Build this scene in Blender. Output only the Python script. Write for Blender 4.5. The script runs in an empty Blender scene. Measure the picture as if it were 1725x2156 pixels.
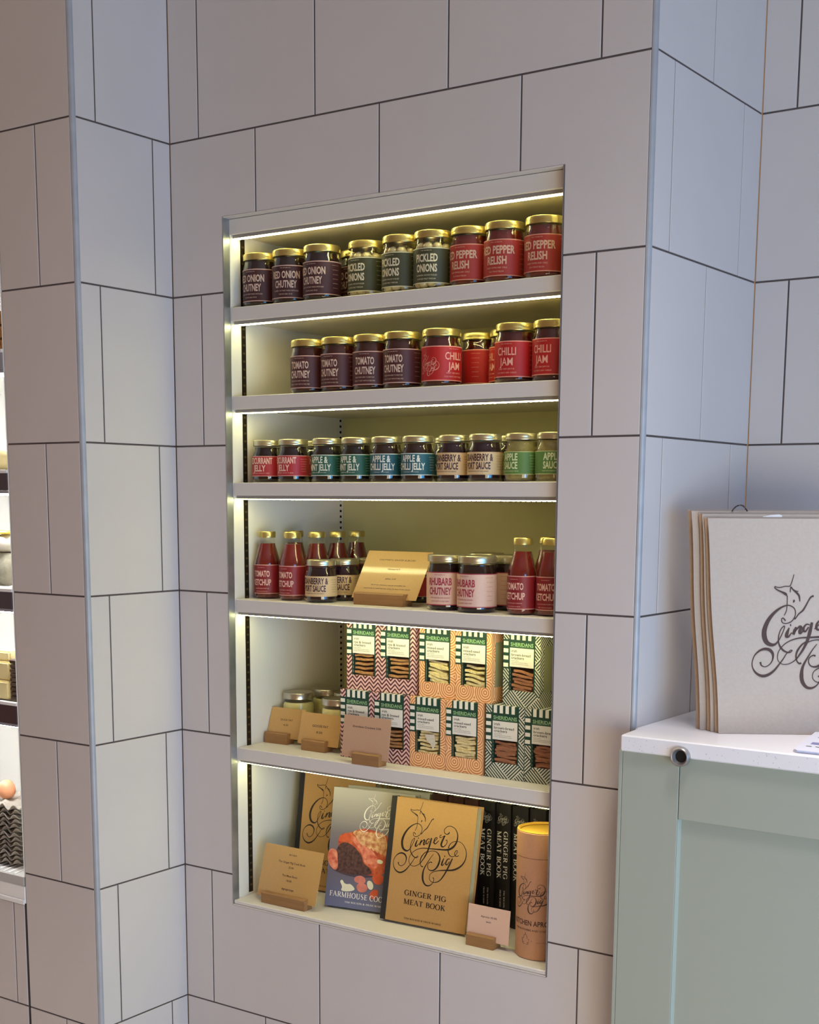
import bpy, bmesh, math, random
from mathutils import Vector, Matrix
random.seed(7)
S = bpy.context.scene
COL = S.collection
PI = math.pi
def lin(c):
    return tuple(((v/255)/12.92 if v <= 10 else ((v/255+0.055)/1.055)**2.4) for v in c)

# ---------------------------------------------------------------- camera, light, exposure
cam_d = bpy.data.cameras.new('camera'); cam = bpy.data.objects.new('camera', cam_d); COL.objects.link(cam)
FPX, CXP, CYP = 2878.602, 862.5, 1515.443
cam_d.sensor_fit = 'HORIZONTAL'; cam_d.sensor_width = 36.0
cam_d.lens = FPX/1725*36.0
cam_d.shift_x = (862.5-CXP)/1725; cam_d.shift_y = (CYP-1078)/1725
cam_d.clip_start = 0.05
_rz, _rx, _ry = 0.6123269, -0.1600037, -0.0054774
_m = Matrix.Rotation(_rz, 3, 'Z') @ Matrix.Rotation(_rx, 3, 'X') @ Matrix.Rotation(_ry, 3, 'Y')
_r, _f, _u = _m.col[0], _m.col[1], _m.col[2]
_c = Matrix((( _r[0], _u[0], -_f[0]), (_r[1], _u[1], -_f[1]), (_r[2], _u[2], -_f[2])))
CAMLOC = Vector((1.81161, -2.10189, 1.29416))
cam.matrix_world = Matrix.Translation(CAMLOC) @ _c.to_4x4()
S.camera = cam
w = bpy.data.worlds.new('world'); S.world = w; w.use_nodes = True
w.node_tree.nodes['Background'].inputs[0].default_value = (1.0, 0.56, 0.28, 1)
w.node_tree.nodes['Background'].inputs[1].default_value = 0.265
def area(name, loc, target, sx, sy, power, col):
    d = bpy.data.lights.new(name, 'AREA'); d.shape = 'RECTANGLE'; d.size = sx; d.size_y = sy; d.energy = power; d.color = col
    o = bpy.data.objects.new(name, d); COL.objects.link(o); o.location = loc
    o.rotation_euler = (Vector(target)-Vector(loc)).to_track_quat('-Z', 'Y').to_euler()
    return o
# cool daylight through the side window, added warm fill from low down, added overhead fills
area('side_window_daylight', (3.6, -1.5, 0.85), (0.0, -0.1, 0.7), 1.8, 1.5, 58, (0.06, 0.45, 1.0))
area('low_warm_fill', (3.4, -2.8, 0.5), (0.4, 0.0, 0.5), 1.8, 0.9, 52, (1.0, 0.89, 0.66))  # added fill, brightens the lower walls
def overhead_fill(loc, power, spread, col):
    o = area('overhead_fill', loc, (loc[0], loc[1], 0), .35, .35, power, col); o.data.spread = math.radians(spread); return o
overhead_fill((1.5, -0.75, 2.86), 6.4, 95, (1.0, 0.97, 0.95)); overhead_fill((1.42, -0.18, 2.86), 2.2, 44, (1.0, 0.97, 0.97)); overhead_fill((0.2, -1.1, 2.86), 2.2, 95, (1.0, 0.70, 0.85))  # unseen overhead fills, added to brighten worktop and walls
S.view_settings.view_transform = 'Standard'; S.view_settings.look = 'None'
S.view_settings.exposure = 0.0; S.view_settings.gamma = 1.0
S.view_settings.use_curve_mapping = False
LED_POWER = 22.0
LED_COL = (1.0, 0.96, 0.38)

# ---------------------------------------------------------------- helpers
def part(name, me, parent=None, mat=None, loc=None):
    o = bpy.data.objects.new(name, me); COL.objects.link(o)
    if parent is not None: o.parent = parent
    if mat is not None and not me.materials:
        for m_ in (mat if isinstance(mat, (list, tuple)) else [mat]): me.materials.append(m_)
    if loc is not None: o.location = loc
    return o
def thing(name, label, cat, loc=(0, 0, 0), rz=0.0, group=None):
    o = bpy.data.objects.new(name, None); COL.objects.link(o); o.empty_display_size = 0.02
    o.location = loc; o.rotation_euler = (0, 0, rz); o['label'] = label; o['category'] = cat
    if group: o['group'] = group
    return o
def tag(o, label, cat, group=None):
    o['label'] = label; o['category'] = cat
    if group: o['group'] = group
    return o
def dup(root, loc, rz, label):
    r = root.copy(); COL.objects.link(r); r.location = loc; r.rotation_euler = (0, 0, rz); r['label'] = label
    for ch in list(root.children):
        c = ch.copy(); COL.objects.link(c); c.parent = r
        for g in list(ch.children):
            d = g.copy(); COL.objects.link(d); d.parent = c
    return r
def fin(bm, name, smooth=False):
    bmesh.ops.recalc_face_normals(bm, faces=bm.faces)
    me = bpy.data.meshes.new(name); bm.to_mesh(me); bm.free()
    if smooth:
        for p in me.polygons: p.use_smooth = True
    return me
def bbox(bm, x0, x1, y0, y1, z0, z1, mi=0):
    v = [bm.verts.new(p) for p in ((x0,y0,z0),(x1,y0,z0),(x1,y1,z0),(x0,y1,z0),(x0,y0,z1),(x1,y0,z1),(x1,y1,z1),(x0,y1,z1))]
    fs = []
    for f in ((0,3,2,1),(4,5,6,7),(0,1,5,4),(1,2,6,5),(2,3,7,6),(3,0,4,7)):
        fc = bm.faces.new([v[i] for i in f]); fc.material_index = mi; fs.append(fc)
    return fs
def box(name, x0, x1, y0, y1, z0, z1, bev=0.0, seg=1):
    bm = bmesh.new(); bbox(bm, x0, x1, y0, y1, z0, z1)
    if bev: bmesh.ops.bevel(bm, geom=list(bm.edges), offset=bev, segments=seg, affect='EDGES', clamp_overlap=True)
    return fin(bm, name)
def lathe(prof, seg=40, name='lathe', smooth=True, closed=True):
    bm = bmesh.new(); rings = []
    for r, z in prof:
        if r < 1e-6: rings.append([bm.verts.new((0, 0, z))])
        else: rings.append([bm.verts.new((r*math.cos(2*PI*i/seg), r*math.sin(2*PI*i/seg), z)) for i in range(seg)])
    for a, b in zip(rings, rings[1:]):
        for i in range(seg):
            j = (i+1) % seg
            if len(a) == 1 and len(b) == 1: continue
            if len(a) == 1: bm.faces.new((a[0], b[j], b[i]))
            elif len(b) == 1: bm.faces.new((a[i], a[j], b[0]))
            else: bm.faces.new((a[i], a[j], b[j], b[i]))
    me = fin(bm, name, smooth)
    if smooth: me.set_sharp_from_angle(angle=.65)
    return me
def prism(pts, d0, d1, conv, name='prism', bev=0.0):
    """polygon pts (2D) extruded between depths d0,d1; conv(a,b,d)->xyz"""
    bm = bmesh.new()
    A = [bm.verts.new(conv(a, b, d0)) for a, b in pts]; B = [bm.verts.new(conv(a, b, d1)) for a, b in pts]
    n = len(pts)
    bm.faces.new(A); bm.faces.new(list(reversed(B)))
    for i in range(n):
        j = (i+1) % n; bm.faces.new((A[j], A[i], B[i], B[j]))
    if bev: bmesh.ops.bevel(bm, geom=list(bm.edges), offset=bev, segments=1, affect='EDGES', clamp_overlap=True)
    return fin(bm, name)
def tube(pts, r, seg=8, name='tube'):
    bm = bmesh.new(); rings = []
    pts = [Vector(p) for p in pts]
    for i, p in enumerate(pts):
        t = (pts[min(i+1, len(pts)-1)]-pts[max(i-1, 0)]).normalized()
        a = t.orthogonal().normalized(); b = t.cross(a)
        rings.append([bm.verts.new(p+a*r*math.cos(2*PI*k/seg)+b*r*math.sin(2*PI*k/seg)) for k in range(seg)])
    for A, B in zip(rings, rings[1:]):
        for k in range(seg): bm.faces.new((A[k], A[(k+1) % seg], B[(k+1) % seg], B[k]))
    bm.faces.new(rings[0]); bm.faces.new(list(reversed(rings[-1])))
    return fin(bm, name, True)

# ---------------------------------------------------------------- materials
def mat(name, col, rough=0.5, metal=0.0, noise=0.0, nscale=40.0, bump=0.0, coat=0.0, spec=0.5, col2=None):
    m = bpy.data.materials.new(name); m.use_nodes = True; nt = m.node_tree
    b = nt.nodes['Principled BSDF']; c = (*lin(col), 1)
    b.inputs['Base Color'].default_value = c; b.inputs['Roughness'].default_value = rough; b.inputs['Metallic'].default_value = metal
    b.inputs['Coat Weight'].default_value = coat; b.inputs['Coat Roughness'].default_value = 0.08
    b.inputs['Specular IOR Level'].default_value = spec
    if noise or bump:
        tc = nt.nodes.new('ShaderNodeTexCoord'); nz = nt.nodes.new('ShaderNodeTexNoise'); nz.inputs['Scale'].default_value = nscale
        nz.inputs['Detail'].default_value = 4
        nt.links.new(tc.outputs['Object'], nz.inputs['Vector'])
        if noise:
            mx = nt.nodes.new('ShaderNodeMix'); mx.data_type = 'RGBA'
            c2 = (*lin(col2), 1) if col2 else tuple(v*(1-noise) for v in c[:3])+(1,)
            mx.inputs[6].default_value = c2; mx.inputs[7].default_value = c
            rp = nt.nodes.new('ShaderNodeMapRange'); rp.inputs[1].default_value = .35; rp.inputs[2].default_value = .65
            nt.links.new(nz.outputs['Fac'], rp.inputs[0]); nt.links.new(rp.outputs[0], mx.inputs[0]); nt.links.new(mx.outputs[2], b.inputs['Base Color'])
        if bump:
            bp_ = nt.nodes.new('ShaderNodeBump'); bp_.inputs['Strength'].default_value = bump; bp_.inputs['Distance'].default_value = .002
            nt.links.new(nz.outputs['Fac'], bp_.inputs['Height']); nt.links.new(bp_.outputs[0], b.inputs['Normal'])
    return m
def glassy(name, tint=(1, 1, 1), gloss=1.0, rough=0.03):
    m = bpy.data.materials.new(name); m.use_nodes = True; nt = m.node_tree; nt.nodes.clear()
    out = nt.nodes.new('ShaderNodeOutputMaterial'); mx = nt.nodes.new('ShaderNodeMixShader'); tr = nt.nodes.new('ShaderNodeBsdfTransparent')
    gl = nt.nodes.new('ShaderNodeBsdfGlossy'); fr = nt.nodes.new('ShaderNodeFresnel'); fr.inputs['IOR'].default_value = 1.45
    tr.inputs[0].default_value = (*tint, 1); gl.inputs['Roughness'].default_value = rough; gl.inputs[0].default_value = (gloss, gloss, gloss, 1)
    ge = nt.nodes.new('ShaderNodeNewGeometry'); g = NG(nt)             # thin wall: reflect on the outside only
    nt.links.new(g.m('MULTIPLY', fr.outputs[0], g.m('SUBTRACT', 1.0, ge.outputs['Backfacing'])), mx.inputs[0]); nt.links.new(tr.outputs[0], mx.inputs[1]); nt.links.new(gl.outputs[0], mx.inputs[2]); nt.links.new(mx.outputs[0], out.inputs[0])
    return m
def emit(name, col, power):
    m = bpy.data.materials.new(name); m.use_nodes = True; nt = m.node_tree; nt.nodes.clear()
    out = nt.nodes.new('ShaderNodeOutputMaterial'); e = nt.nodes.new('ShaderNodeEmission'); e.inputs[0].default_value = (*col, 1); e.inputs[1].default_value = power
    nt.links.new(e.outputs[0], out.inputs[0]); return m
class NG:
    """tiny node-math builder"""
    def __init__(s, nt): s.nt = nt
    def m(s, op, a, b=0.0):
        n = s.nt.nodes.new('ShaderNodeMath'); n.operation = op
        for i, v in enumerate((a, b)):
            if isinstance(v, (int, float)): n.inputs[i].default_value = v
            else: s.nt.links.new(v, n.inputs[i])
        return n.outputs[0]
def pattern(name, kind, ca, cb):
    """printed carton pattern from object coordinates u=x+y, v=z (metres)"""
    m = bpy.data.materials.new(name); m.use_nodes = True; nt = m.node_tree; b = nt.nodes['Principled BSDF']; b.inputs['Roughness'].default_value = .45
    tc = nt.nodes.new('ShaderNodeTexCoord'); sp = nt.nodes.new('ShaderNodeSeparateXYZ'); nt.links.new(tc.outputs['Object'], sp.inputs[0])
    g = NG(nt); u = g.m('ADD', sp.outputs[0], sp.outputs[1]); v = sp.outputs[2]
    if kind == 'chevron':
        t = g.m('PINGPONG', g.m('ADD', u, 0.0174), 0.0106)
        f = g.m('FRACT', g.m('DIVIDE', g.m('SUBTRACT', v, g.m('MULTIPLY', t, 1.0)), 0.0088))
        fac = g.m('GREATER_THAN', f, 0.54)
    elif kind == 'rings':
        def cell(off, r):
            du = g.m('SUBTRACT', g.m('FRACT', g.m('ADD', g.m('DIVIDE', u, 0.050), 10+off)), .5); dv = g.m('SUBTRACT', g.m('FRACT', g.m('ADD', g.m('DIVIDE', v, 0.050), 10+off)), .5)
            return g.m('SQRT', g.m('ADD', g.m('MULTIPLY', du, du), g.m('MULTIPLY', dv, dv)))
        d1 = cell(0.1, 0); d2 = cell(0.6, 0)
        k1 = g.m('GREATER_THAN', g.m('FRACT', g.m('MULTIPLY', d1, 10.6)), .5)
        k2 = g.m('GREATER_THAN', g.m('FRACT', g.m('MULTIPLY', d2, 10.6)), .5)
        sel = g.m('LESS_THAN', d2, .235)
        fac = g.m('ADD', g.m('MULTIPLY', k2, sel), g.m('MULTIPLY', k1, g.m('SUBTRACT', 1.0, sel)))
    else:
        p = g.m('ADD', g.m('MULTIPLY', g.m('ADD', u, v), .7071), 1.004); q = g.m('ADD', g.m('MULTIPLY', g.m('SUBTRACT', v, u), .7071), 1.0)
        Lp = 0.0336
        ch = g.m('GREATER_THAN', g.m('FRACT', g.m('MULTIPLY', g.m('ADD', g.m('FLOOR', g.m('DIVIDE', p, Lp)), g.m('FLOOR', g.m('DIVIDE', q, Lp*1.5))), .5)), .25)
        s1 = g.m('GREATER_THAN', g.m('FRACT', g.m('DIVIDE', p, Lp/7)), .5); s2 = g.m('GREATER_THAN', g.m('FRACT', g.m('DIVIDE', q, Lp/7)), .5)
        fac = g.m('ADD', g.m('MULTIPLY', s1, ch), g.m('MULTIPLY', s2, g.m('SUBTRACT', 1.0, ch)))
    mx = nt.nodes.new('ShaderNodeMix'); mx.data_type = 'RGBA'; mx.inputs[6].default_value = (*lin(ca), 1); mx.inputs[7].default_value = (*lin(cb), 1)
    nt.links.new(fac, mx.inputs[0]); nt.links.new(mx.outputs[2], b.inputs['Base Color'])
    return m
def wood(name, ca, cb, scale=(6, 60, 60)):
    m = mat(name, ca, .6); nt = m.node_tree; b = nt.nodes['Principled BSDF']
    tc = nt.nodes.new('ShaderNodeTexCoord'); mp = nt.nodes.new('ShaderNodeMapping'); mp.inputs['Scale'].default_value = scale; nz = nt.nodes.new('ShaderNodeTexNoise')
    nz.inputs['Scale'].default_value = 3; nz.inputs['Detail'].default_value = 5; mx = nt.nodes.new('ShaderNodeMix'); mx.data_type = 'RGBA'
    mx.inputs[6].default_value = (*lin(ca), 1); mx.inputs[7].default_value = (*lin(cb), 1)
    nt.links.new(tc.outputs['Object'], mp.inputs[0]); nt.links.new(mp.outputs[0], nz.inputs['Vector']); nt.links.new(nz.outputs['Fac'], mx.inputs[0]); nt.links.new(mx.outputs[2], b.inputs['Base Color'])
    return m

TRIMM = mat('anodised_trim', (170, 173, 178), .5, .25, noise=.12, nscale=25)
TILE = mat('tile_glaze', (206, 199, 196), .48, noise=.02, nscale=9, bump=.0, spec=.35)
GROUT = mat('grout', (92, 82, 80), .9, noise=.15)
ALU = mat('brushed_aluminium', (176, 180, 186), .38, .85, noise=.2, nscale=25)
ALU_D = mat('led_channel_grey', (150, 145, 142), .5, .3)
PAINT = mat('white_lacquer', (214, 208, 200), .42, spec=.4)
DARKMETAL = mat('dark_bronze_strip', (46, 38, 26), .4, .6)
BLACK = mat('slot_black', (10, 9, 8), .7)
FLOORM = mat('floor_stone', (196, 186, 180), .5, noise=.15, nscale=6)
CEILM = mat('ceiling_paint', (200, 188, 182), .8)
QUARTZ = mat('quartz_worktop', (236, 234, 236), .3, noise=.0)
SAGE = mat('sage_paint', (166, 172, 158), .5, spec=.35)
GOLD = mat('gold_lid', (205, 186, 120), .3, .9, noise=.05, nscale=60)
SILVER = mat('silver_lid', (200, 192, 175), .28, .9)
GLASS = glassy('jar_glass', (.97, .97, .96))
FILM = glassy('clear_film', (.97, .97, .97), .8, .1)
KRAFT = mat('kraft_card', (186, 146, 88), .42, noise=.06, nscale=300, coat=.5)
KRAFT_DAYLIT = mat('kraft_card_matt_daylit', (188, 150, 122), .6, noise=.05, nscale=300)  # kraft with the pink of room daylight put into its colour
OAK = wood('oak_block', (164, 122, 76), (130, 92, 54))
INK = mat('print_black', (38, 28, 22), .6)
BROWNINK = mat('print_brown', (70, 50, 46), .7)
CREAMINK = mat('print_cream', (216, 190, 168), .6)
WHITEINK = mat('print_white', (232, 228, 222), .6)
LED = emit('led_light', LED_COL, LED_POWER)
LEDHOT = emit('led_diode_light', (1.0, .98, .6), LED_POWER*1.3)

# ---------------------------------------------------------------- flat print: built-in sans letters, own serif letters, script logo
_fc = {}
def sans(txt, h, sx=1.0, bold=0.0, res=2):
    key = (txt, bold, res)
    if key not in _fc:
        cu = bpy.data.curves.new('t', 'FONT'); cu.body = txt; cu.size = 1.0; cu.resolution_u = res; cu.offset = bold; cu.align_x = 'CENTER'
        o = bpy.data.objects.new('t', cu); COL.objects.link(o); bpy.context.view_layer.update()
        me = bpy.data.meshes.new_from_object(o.evaluated_get(bpy.context.evaluated_depsgraph_get()))
        vs = [(v.co.x, v.co.y) for v in me.vertices]; fs = [tuple(p.vertices) for p in me.polygons]
        bpy.data.objects.remove(o); bpy.data.meshes.remove(me); bpy.data.curves.remove(cu)
        _fc[key] = (vs, fs)
    vs, fs = _fc[key]; k = h/0.72
    return [(x*k*sx, y*k) for x, y in vs], fs
def fit(txt, width, h, bold=0.0, res=2):
    vs, fs = sans(txt, h, 1.0, bold, res)
    wd = max(v[0] for v in vs)-min(v[0] for v in vs); cx = (max(v[0] for v in vs)+min(v[0] for v in vs))/2
    return [((x-cx)*width/wd, y) for x, y in vs], fs
def ribbon(pts, ws, sub=5, smooth=True):
    P = [Vector(p) for p in pts]; out = []; W = []
    n = len(P)
    if smooth and n > 2:
        for i in range(n-1):
            p0, p1, p2, p3 = P[max(i-1, 0)], P[i], P[i+1], P[min(i+2, n-1)]
            for s in range(sub):
                t = s/sub
                out.append(.5*((2*p1)+(p2-p0)*t+(2*p0-5*p1+4*p2-p3)*t*t+(3*p1-p0-3*p2+p3)*t**3)); W.append(ws[i]+(ws[i+1]-ws[i])*t)
        out.append(P[-1]); W.append(ws[-1])
    else: out, W = P, list(ws)
    vs, fs = [], []
    for i, p in enumerate(out):
        d = out[min(i+1, len(out)-1)]-out[max(i-1, 0)]
        if d.length < 1e-9: d = Vector((1, 0))
        d.normalize(); nn = Vector((-d.y, d.x))*W[i]/2
        vs += [tuple(p+nn), tuple(p-nn)]
        if i: fs.append((2*i-2, 2*i-1, 2*i+1, 2*i))
    return vs, fs
class Flat:
    """collects flat print in (a,b) metres with a material index"""
    def __init__(s): s.v = []; s.f = []; s.mi = []
    def add(s, vf, dx=0, dy=0, mi=0, k=1.0):
        o = len(s.v); s.v += [(x*k+dx, y*k+dy) for x, y in vf[0]]; s.f += [tuple(i+o for i in f) for f in vf[1]]; s.mi += [mi]*len(vf[1]); return s
    def rect(s, x0, x1, y0, y1, mi=0): return s.add(([(x0, y0), (x1, y0), (x1, y1), (x0, y1)], [(0, 1, 2, 3)]), mi=mi)
    def mesh(s, conv, name='print'):
        me = bpy.data.meshes.new(name); me.from_pydata([conv(a, b) for a, b in s.v], [], s.f)
        for p, m_ in zip(me.polygons, s.mi): p.material_index = m_
        return me
_T, _t = .17, .065
def _arc(cx, cy, rx, ry, a0, a1, n=9, mx=None, thin=_t):
    p = []; ws = []
    for i in range(n):
        a = math.radians(a0+(a1-a0)*i/(n-1)); p.append((cx+rx*math.cos(a), cy+ry*math.sin(a))); ws.append(thin+(_T-thin)*abs(math.cos(a))**1.3)
    return (p, ws)
def _st(x, y0=0, y1=1): return ([(x, y0), (x, y1)], [_T, _T])
def _ln(x0, y0, x1, y1, wd=None): return ([(x0, y0), (x1, y1)], [wd or _t]*2)
def _sf(x, y, hw=.17): return _ln(x-hw, y, x+hw, y, _t*.8)
SERIF = {
 'G': (.80, [_arc(.42, .5, .36, .5, 50, 330), _st(.70, .06, .42), _sf(.70, .44, .15), _ln(.68, .70, .68, .98, .05)]),
 'C': (.76, [_arc(.42, .5, .36, .5, 50, 310), _ln(.68, .70, .68, .98, .05)]),
 'O': (.86, [_arc(.43, .5, .36, .5, 0, 360, 17)]),
 'I': (.42, [_st(.21), _sf(.21, .03), _sf(.21, .97)]),
 'N': (.88, [_ln(.16, 0, .16, 1, .08), _ln(.72, 0, .72, 1, .08), _ln(.14, 1, .74, 0, _T), _sf(.16, .03, .14), _sf(.12, .97, .12), _sf(.72, .97, .14)]),
 'M': (1.05, [_ln(.16, 0, .16, 1, .08), _st(.88), _ln(.16, 1, .52, .05, _T), _ln(.52, .05, .88, 1, _t), _sf(.16, .03, .14), _sf(.88, .03), _sf(.10, .97, .1), _sf(.94, .97, .1)]),
 'E': (.68, [_st(.20), _sf(.16, .03, .12), _ln(.1, .965, .60, .965), _ln(.2, .51, .50, .51), _ln(.1, .035, .62, .035), _ln(.60, .78, .60, .99, .05), _ln(.62, .01, .62, .24, .05), _ln(.50, .40, .50, .62, .05)]),
 'F': (.64, [_st(.20), _sf(.20, .03), _ln(.1, .965, .60, .965), _ln(.2, .51, .50, .51), _ln(.60, .78, .60, .99, .05), _ln(.50, .40, .50, .62, .05)]),
 'R': (.78, [_st(.20), _sf(.20, .03), _ln(.06, .965, .4, .965), _arc(.38, .735, .24, .235, -90, 90), _ln(.2, .5, .4, .5), _ln(.40, .5, .72, .02, _T*.95), _sf(.74, .03, .08)]),
 'P': (.68, [_st(.20), _sf(.20, .03), _ln(.06, .965, .4, .965), _arc(.38, .72, .25, .25, -90, 90), _ln(.2, .47, .4, .47)]),
 'B': (.74, [_st(.20), _ln(.06, .965, .4, .965), _ln(.06, .035, .42, .035), _arc(.36, .75, .22, .22, -90, 90), _ln(.2, .52, .4, .52), _arc(.40, .28, .26, .25, -90, 90)]),
 'D': (.82, [_st(.20), _ln(.06, .965, .36, .965), _ln(.06, .035, .36, .035), _arc(.34, .5, .40, .47, -90, 90, 11)]),
 'A': (.84, [_ln(.08, 0, .42, 1, _t), _ln(.40, 1, .76, 0, _T), _ln(.2, .36, .62, .36), _sf(.09, .03, .11), _sf(.75, .03, .12)]),
 'T': (.74, [_st(.37), _sf(.37, .03), _ln(.05, .965, .69, .965), _ln(.06, .74, .06, .99, .05), _ln(.68, .74, .68, .99, .05)]),
 'K': (.82, [_st(.20), _sf(.20, .03), _sf(.20, .97), _ln(.24, .42, .66, .97, _t), _ln(.38, .58, .74, .03, _T), _sf(.66, .97, .12), _sf(.74, .03, .1)]),
 'H': (.90, [_st(.20), _st(.70), _ln(.2, .5, .7, .5), _sf(.2, .03), _sf(.2, .97), _sf(.7, .03), _sf(.7, .97)]),
 'U': (.86, [_st(.20, .34), _ln(.68, .3, .68, 1, .08), _arc(.44, .32, .24, .31, 180, 360), _sf(.2, .97), _sf(.68, .97, .13)]),
 'S': (.62, [([(.50, .80), (.42, .95), (.27, .97), (.13, .86), (.14, .68), (.30, .54), (.46, .42), (.52, .24), (.42, .06), (.26, .03), (.10, .16)], [.05, .06, .07, .1, .14, .17, .17, .13, .08, .07, .05])]),
 'L': (.66, [_st(.20), _sf(.20, .97), _ln(.06, .035, .60, .035), _ln(.60, .01, .60, .26, .05)]),
 'W': (1.1, [_ln(.08, 1, .34, 0, _T), _ln(.34, 0, .55, .95, _t), _ln(.52, 1, .78, 0, _T), _ln(.78, 0, 1.02, 1, _t), _sf(.1, .97, .13), _sf(1.0, .97, .11)]),
 '&': (.8, [_arc(.34, .76, .16, .2, 0, 360, 11), _arc(.34, .28, .24, .27, 40, 330, 11), _ln(.26, .6, .72, .03, _T*.9)]),
}
def serif(txt, h, width=None, track=.06):
    V, F = [], []; x = 0
    for ch in txt:
        if ch == ' ': x += .42; continue
        adv, sts = SERIF[ch]
        for p, ws in sts:
            vs, fs = ribbon(p, ws, 3, len(p) > 2); o = len(V)
            V += [(a+x, b) for a, b in vs]; F += [tuple(i+o for i in f) for f in fs]
        x += adv+track
    k = h if width is None else width/x
    return [((a-x/2)*k, b*h) for a, b in V], F
LOGO = """733 2465 4.6 713 2384 5.7 695 2329 5.7 675 2295 6.8 608 2292 6.9 548 2277 6.9 492 2278 6.9 466 2291 6.9;466 2291 6.9 463 2269 8 504 2237 10.3 569 2208 14.9 616 2183 22.8 637 2159 9.1;644 2160 6.8 646 2097 5.7 645 2023 5.7 640 1949 5.7 622 1899 5.7 607 1871 4.5;686 2207 5.7 687 2249 6.8 695 2282 9.1 724 2248 8 764 2227 6.8 803 2221 4.5;696 2277 6.8 738 2234 10.2 786 2193 15.9 816 2149 13.6 826 2077 5.6;737 2098 9.1 743 2083 15.9 732 2060 5.7;630 1795 11.3 596 1833 7.9 572 1814 6.8 591 1764 6.8 653 1757 6.8 722 1792 6.8 762 1860 6.8 767 1934 6.8 733 1992 7.9 656 2019 9.1 562 1986 13.7 461 1905 22.8 378 1789 32 333 1657 38.8 337 1552 41 376 1473 36.4 448 1441 27.2 507 1462 13.6 559 1540 7.9 606 1651 6.8 620 1710 6.8 604 1713 6.8 567 1667 6.8 541 1579 7.9 541 1485 10.2 569 1416 14.7 619 1360 14.6 684 1333 12.3 725 1344 7.8 741 1365 6.7 722 1369 5.6 695 1345 5.6 657 1308 6.7 622 1246 7.9 560 1154 11.2 487 1060 16.9 408 1002 22.5 324 984 23.7 238 1024 17 184 1100 9.1 173 1183 6.8 203 1282 8 274 1354 14.8 351 1381 22.7 422 1364 26.1 466 1308 20.3 465 1224 10.2 425 1155 6.8 361 1120 6.8 309 1139 9.1 290 1189 15.9;1022 2159 14.6 982 2139 11.2 947 2082 9 913 2015 11.2 873 1947 13.5 818 1898 9 787 1853 7.9 761 1823 11.3 753 1838 5.6;686 1693 7.9 659 1616 27.1 653 1568 27 684 1567 13.5 725 1625 5.6;697 1731 15.8 714 1733 15.8;788 1704 15.7 765 1651 24.7 748 1595 22.5;755 1613 5.6 798 1676 9 836 1713 16.8 856 1700 24.7 841 1646 26.9 842 1618 20.2 866 1623 10.1 906 1686 5.6;978 1740 6.7 935 1747 11.2 898 1705 15.7 892 1658 20.1 921 1645 14.5 964 1709 7.8;1010 1775 20.1 985 1639 29 953 1510 24.5 907 1400 18.9 847 1298 13.4 790 1223 7.8 705 1169 5.6 609 1161 5.6 546 1214 5.6 535 1296 5.6 562 1373 5.6 631 1456 6.8 733 1517 7.9 851 1548 10.1 995 1557 13.3 1163 1568 17.7 1329 1580 23.1 1433 1601 30.7 1521 1659 32.8 1581 1750 27.3 1603 1855 19.7 1586 1946 14.2 1523 2030 8.8 1423 2064 7.7 1343 2043 7.8 1285 1979 7.8 1299 1914 8.9 1349 1894 11 1394 1916 17.6 1404 1948 11;971 1513 5.6 887 1459 11.2 820 1367 15.6 800 1281 12.3 816 1211 8.9 851 1175 13.3 880 1184 15.5;1046 1678 5.6 1116 1750 7.8 1141 1789 10 1110 1796 10 1078 1745 17.8 1078 1688 21.1 1114 1672 14.4 1183 1743 6.6;1233 1864 7.8 1202 1846 10 1199 1807 7.8 1239 1820 6.6 1306 1858 7.7;1311 1863 17.7 1271 1770 27.6 1246 1684 30.9 1264 1640 24.3 1309 1641 13.2 1361 1700 7.7 1375 1753 8.8 1357 1782 9.9 1339 1767 6.6;1410 1593 16.4 1430 1534 15.3 1471 1483 10.9 1532 1471 8.7 1587 1504 6.5 1626 1571 6.5 1622 1606 7.6 1593 1597 7.6 1571 1543 8.7 1594 1495 9.8 1636 1491 9.8 1670 1518 6.5;1092 1462 4.4 1031 1376 6.6 962 1252 11.1 905 1131 19.9 891 1005 32.1 910 904 30.9 968 830 24.2 1042 816 18.6 1110 852 9.8 1155 920 6.6 1157 972 7.7 1130 996 15.3;1080 1288 16.6 1041 1295 9.9 992 1257 7.7 984 1194 7.7 1025 1137 9.9 1110 1134 17.6 1186 1192 25.2 1234 1291 30.7 1247 1396 24.2 1211 1473 16.5 1145 1516 8.8 1061 1520 6.7 974 1492 6.7 925 1444 5.6 884 1386 4.5;1338 1413 8.8 1312 1333 26.3 1301 1278 26.3 1329 1273 13.1 1372 1331 5.5;1344 1455 17.5 1363 1458 17.5;1480 1418 7.6 1433 1411 13.1 1398 1355 20.7 1395 1303 22.9 1429 1298 14.2 1474 1366 8.7;1533 1437 15.2 1491 1327 26.1 1436 1197 23.9 1369 1064 19.6 1288 955 14.2 1187 904 8.7 1102 912 6.6 1053 966 5.5 1060 1050 5.5 1136 1112 7.7 1251 1152 12 1402 1181 18.5 1530 1200 24.9 1643 1242 28.1 1750 1323 21.5 1819 1435 15.1 1836 1559 10.8 1802 1667 7.6 1721 1758 5.4 1623 1786 5.5 1519 1767 6.6 1444 1706 9.9 1418 1625 17.5"""
def logo(mult=1.2):
    """script wordmark with the line-drawn pig head; about 0.166 m wide around (0,0)"""
    V, F = [], []
    for st in LOGO.split(';'):
        n = [float(t) for t in st.split()]
        pts = [((n[i]-1004)*1e-4, (n[i+1]-1640)*1e-4) for i in range(0, len(n), 3)]; ws = [n[i+2]*1e-4 for i in range(0, len(n), 3)]
        ws = [q*mult+.0003 for q in ws]; vs, fs = ribbon(pts, ws, 4); o = len(V); V += vs; F += [tuple(i+o for i in f) for f in fs]
    return V, F
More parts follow.
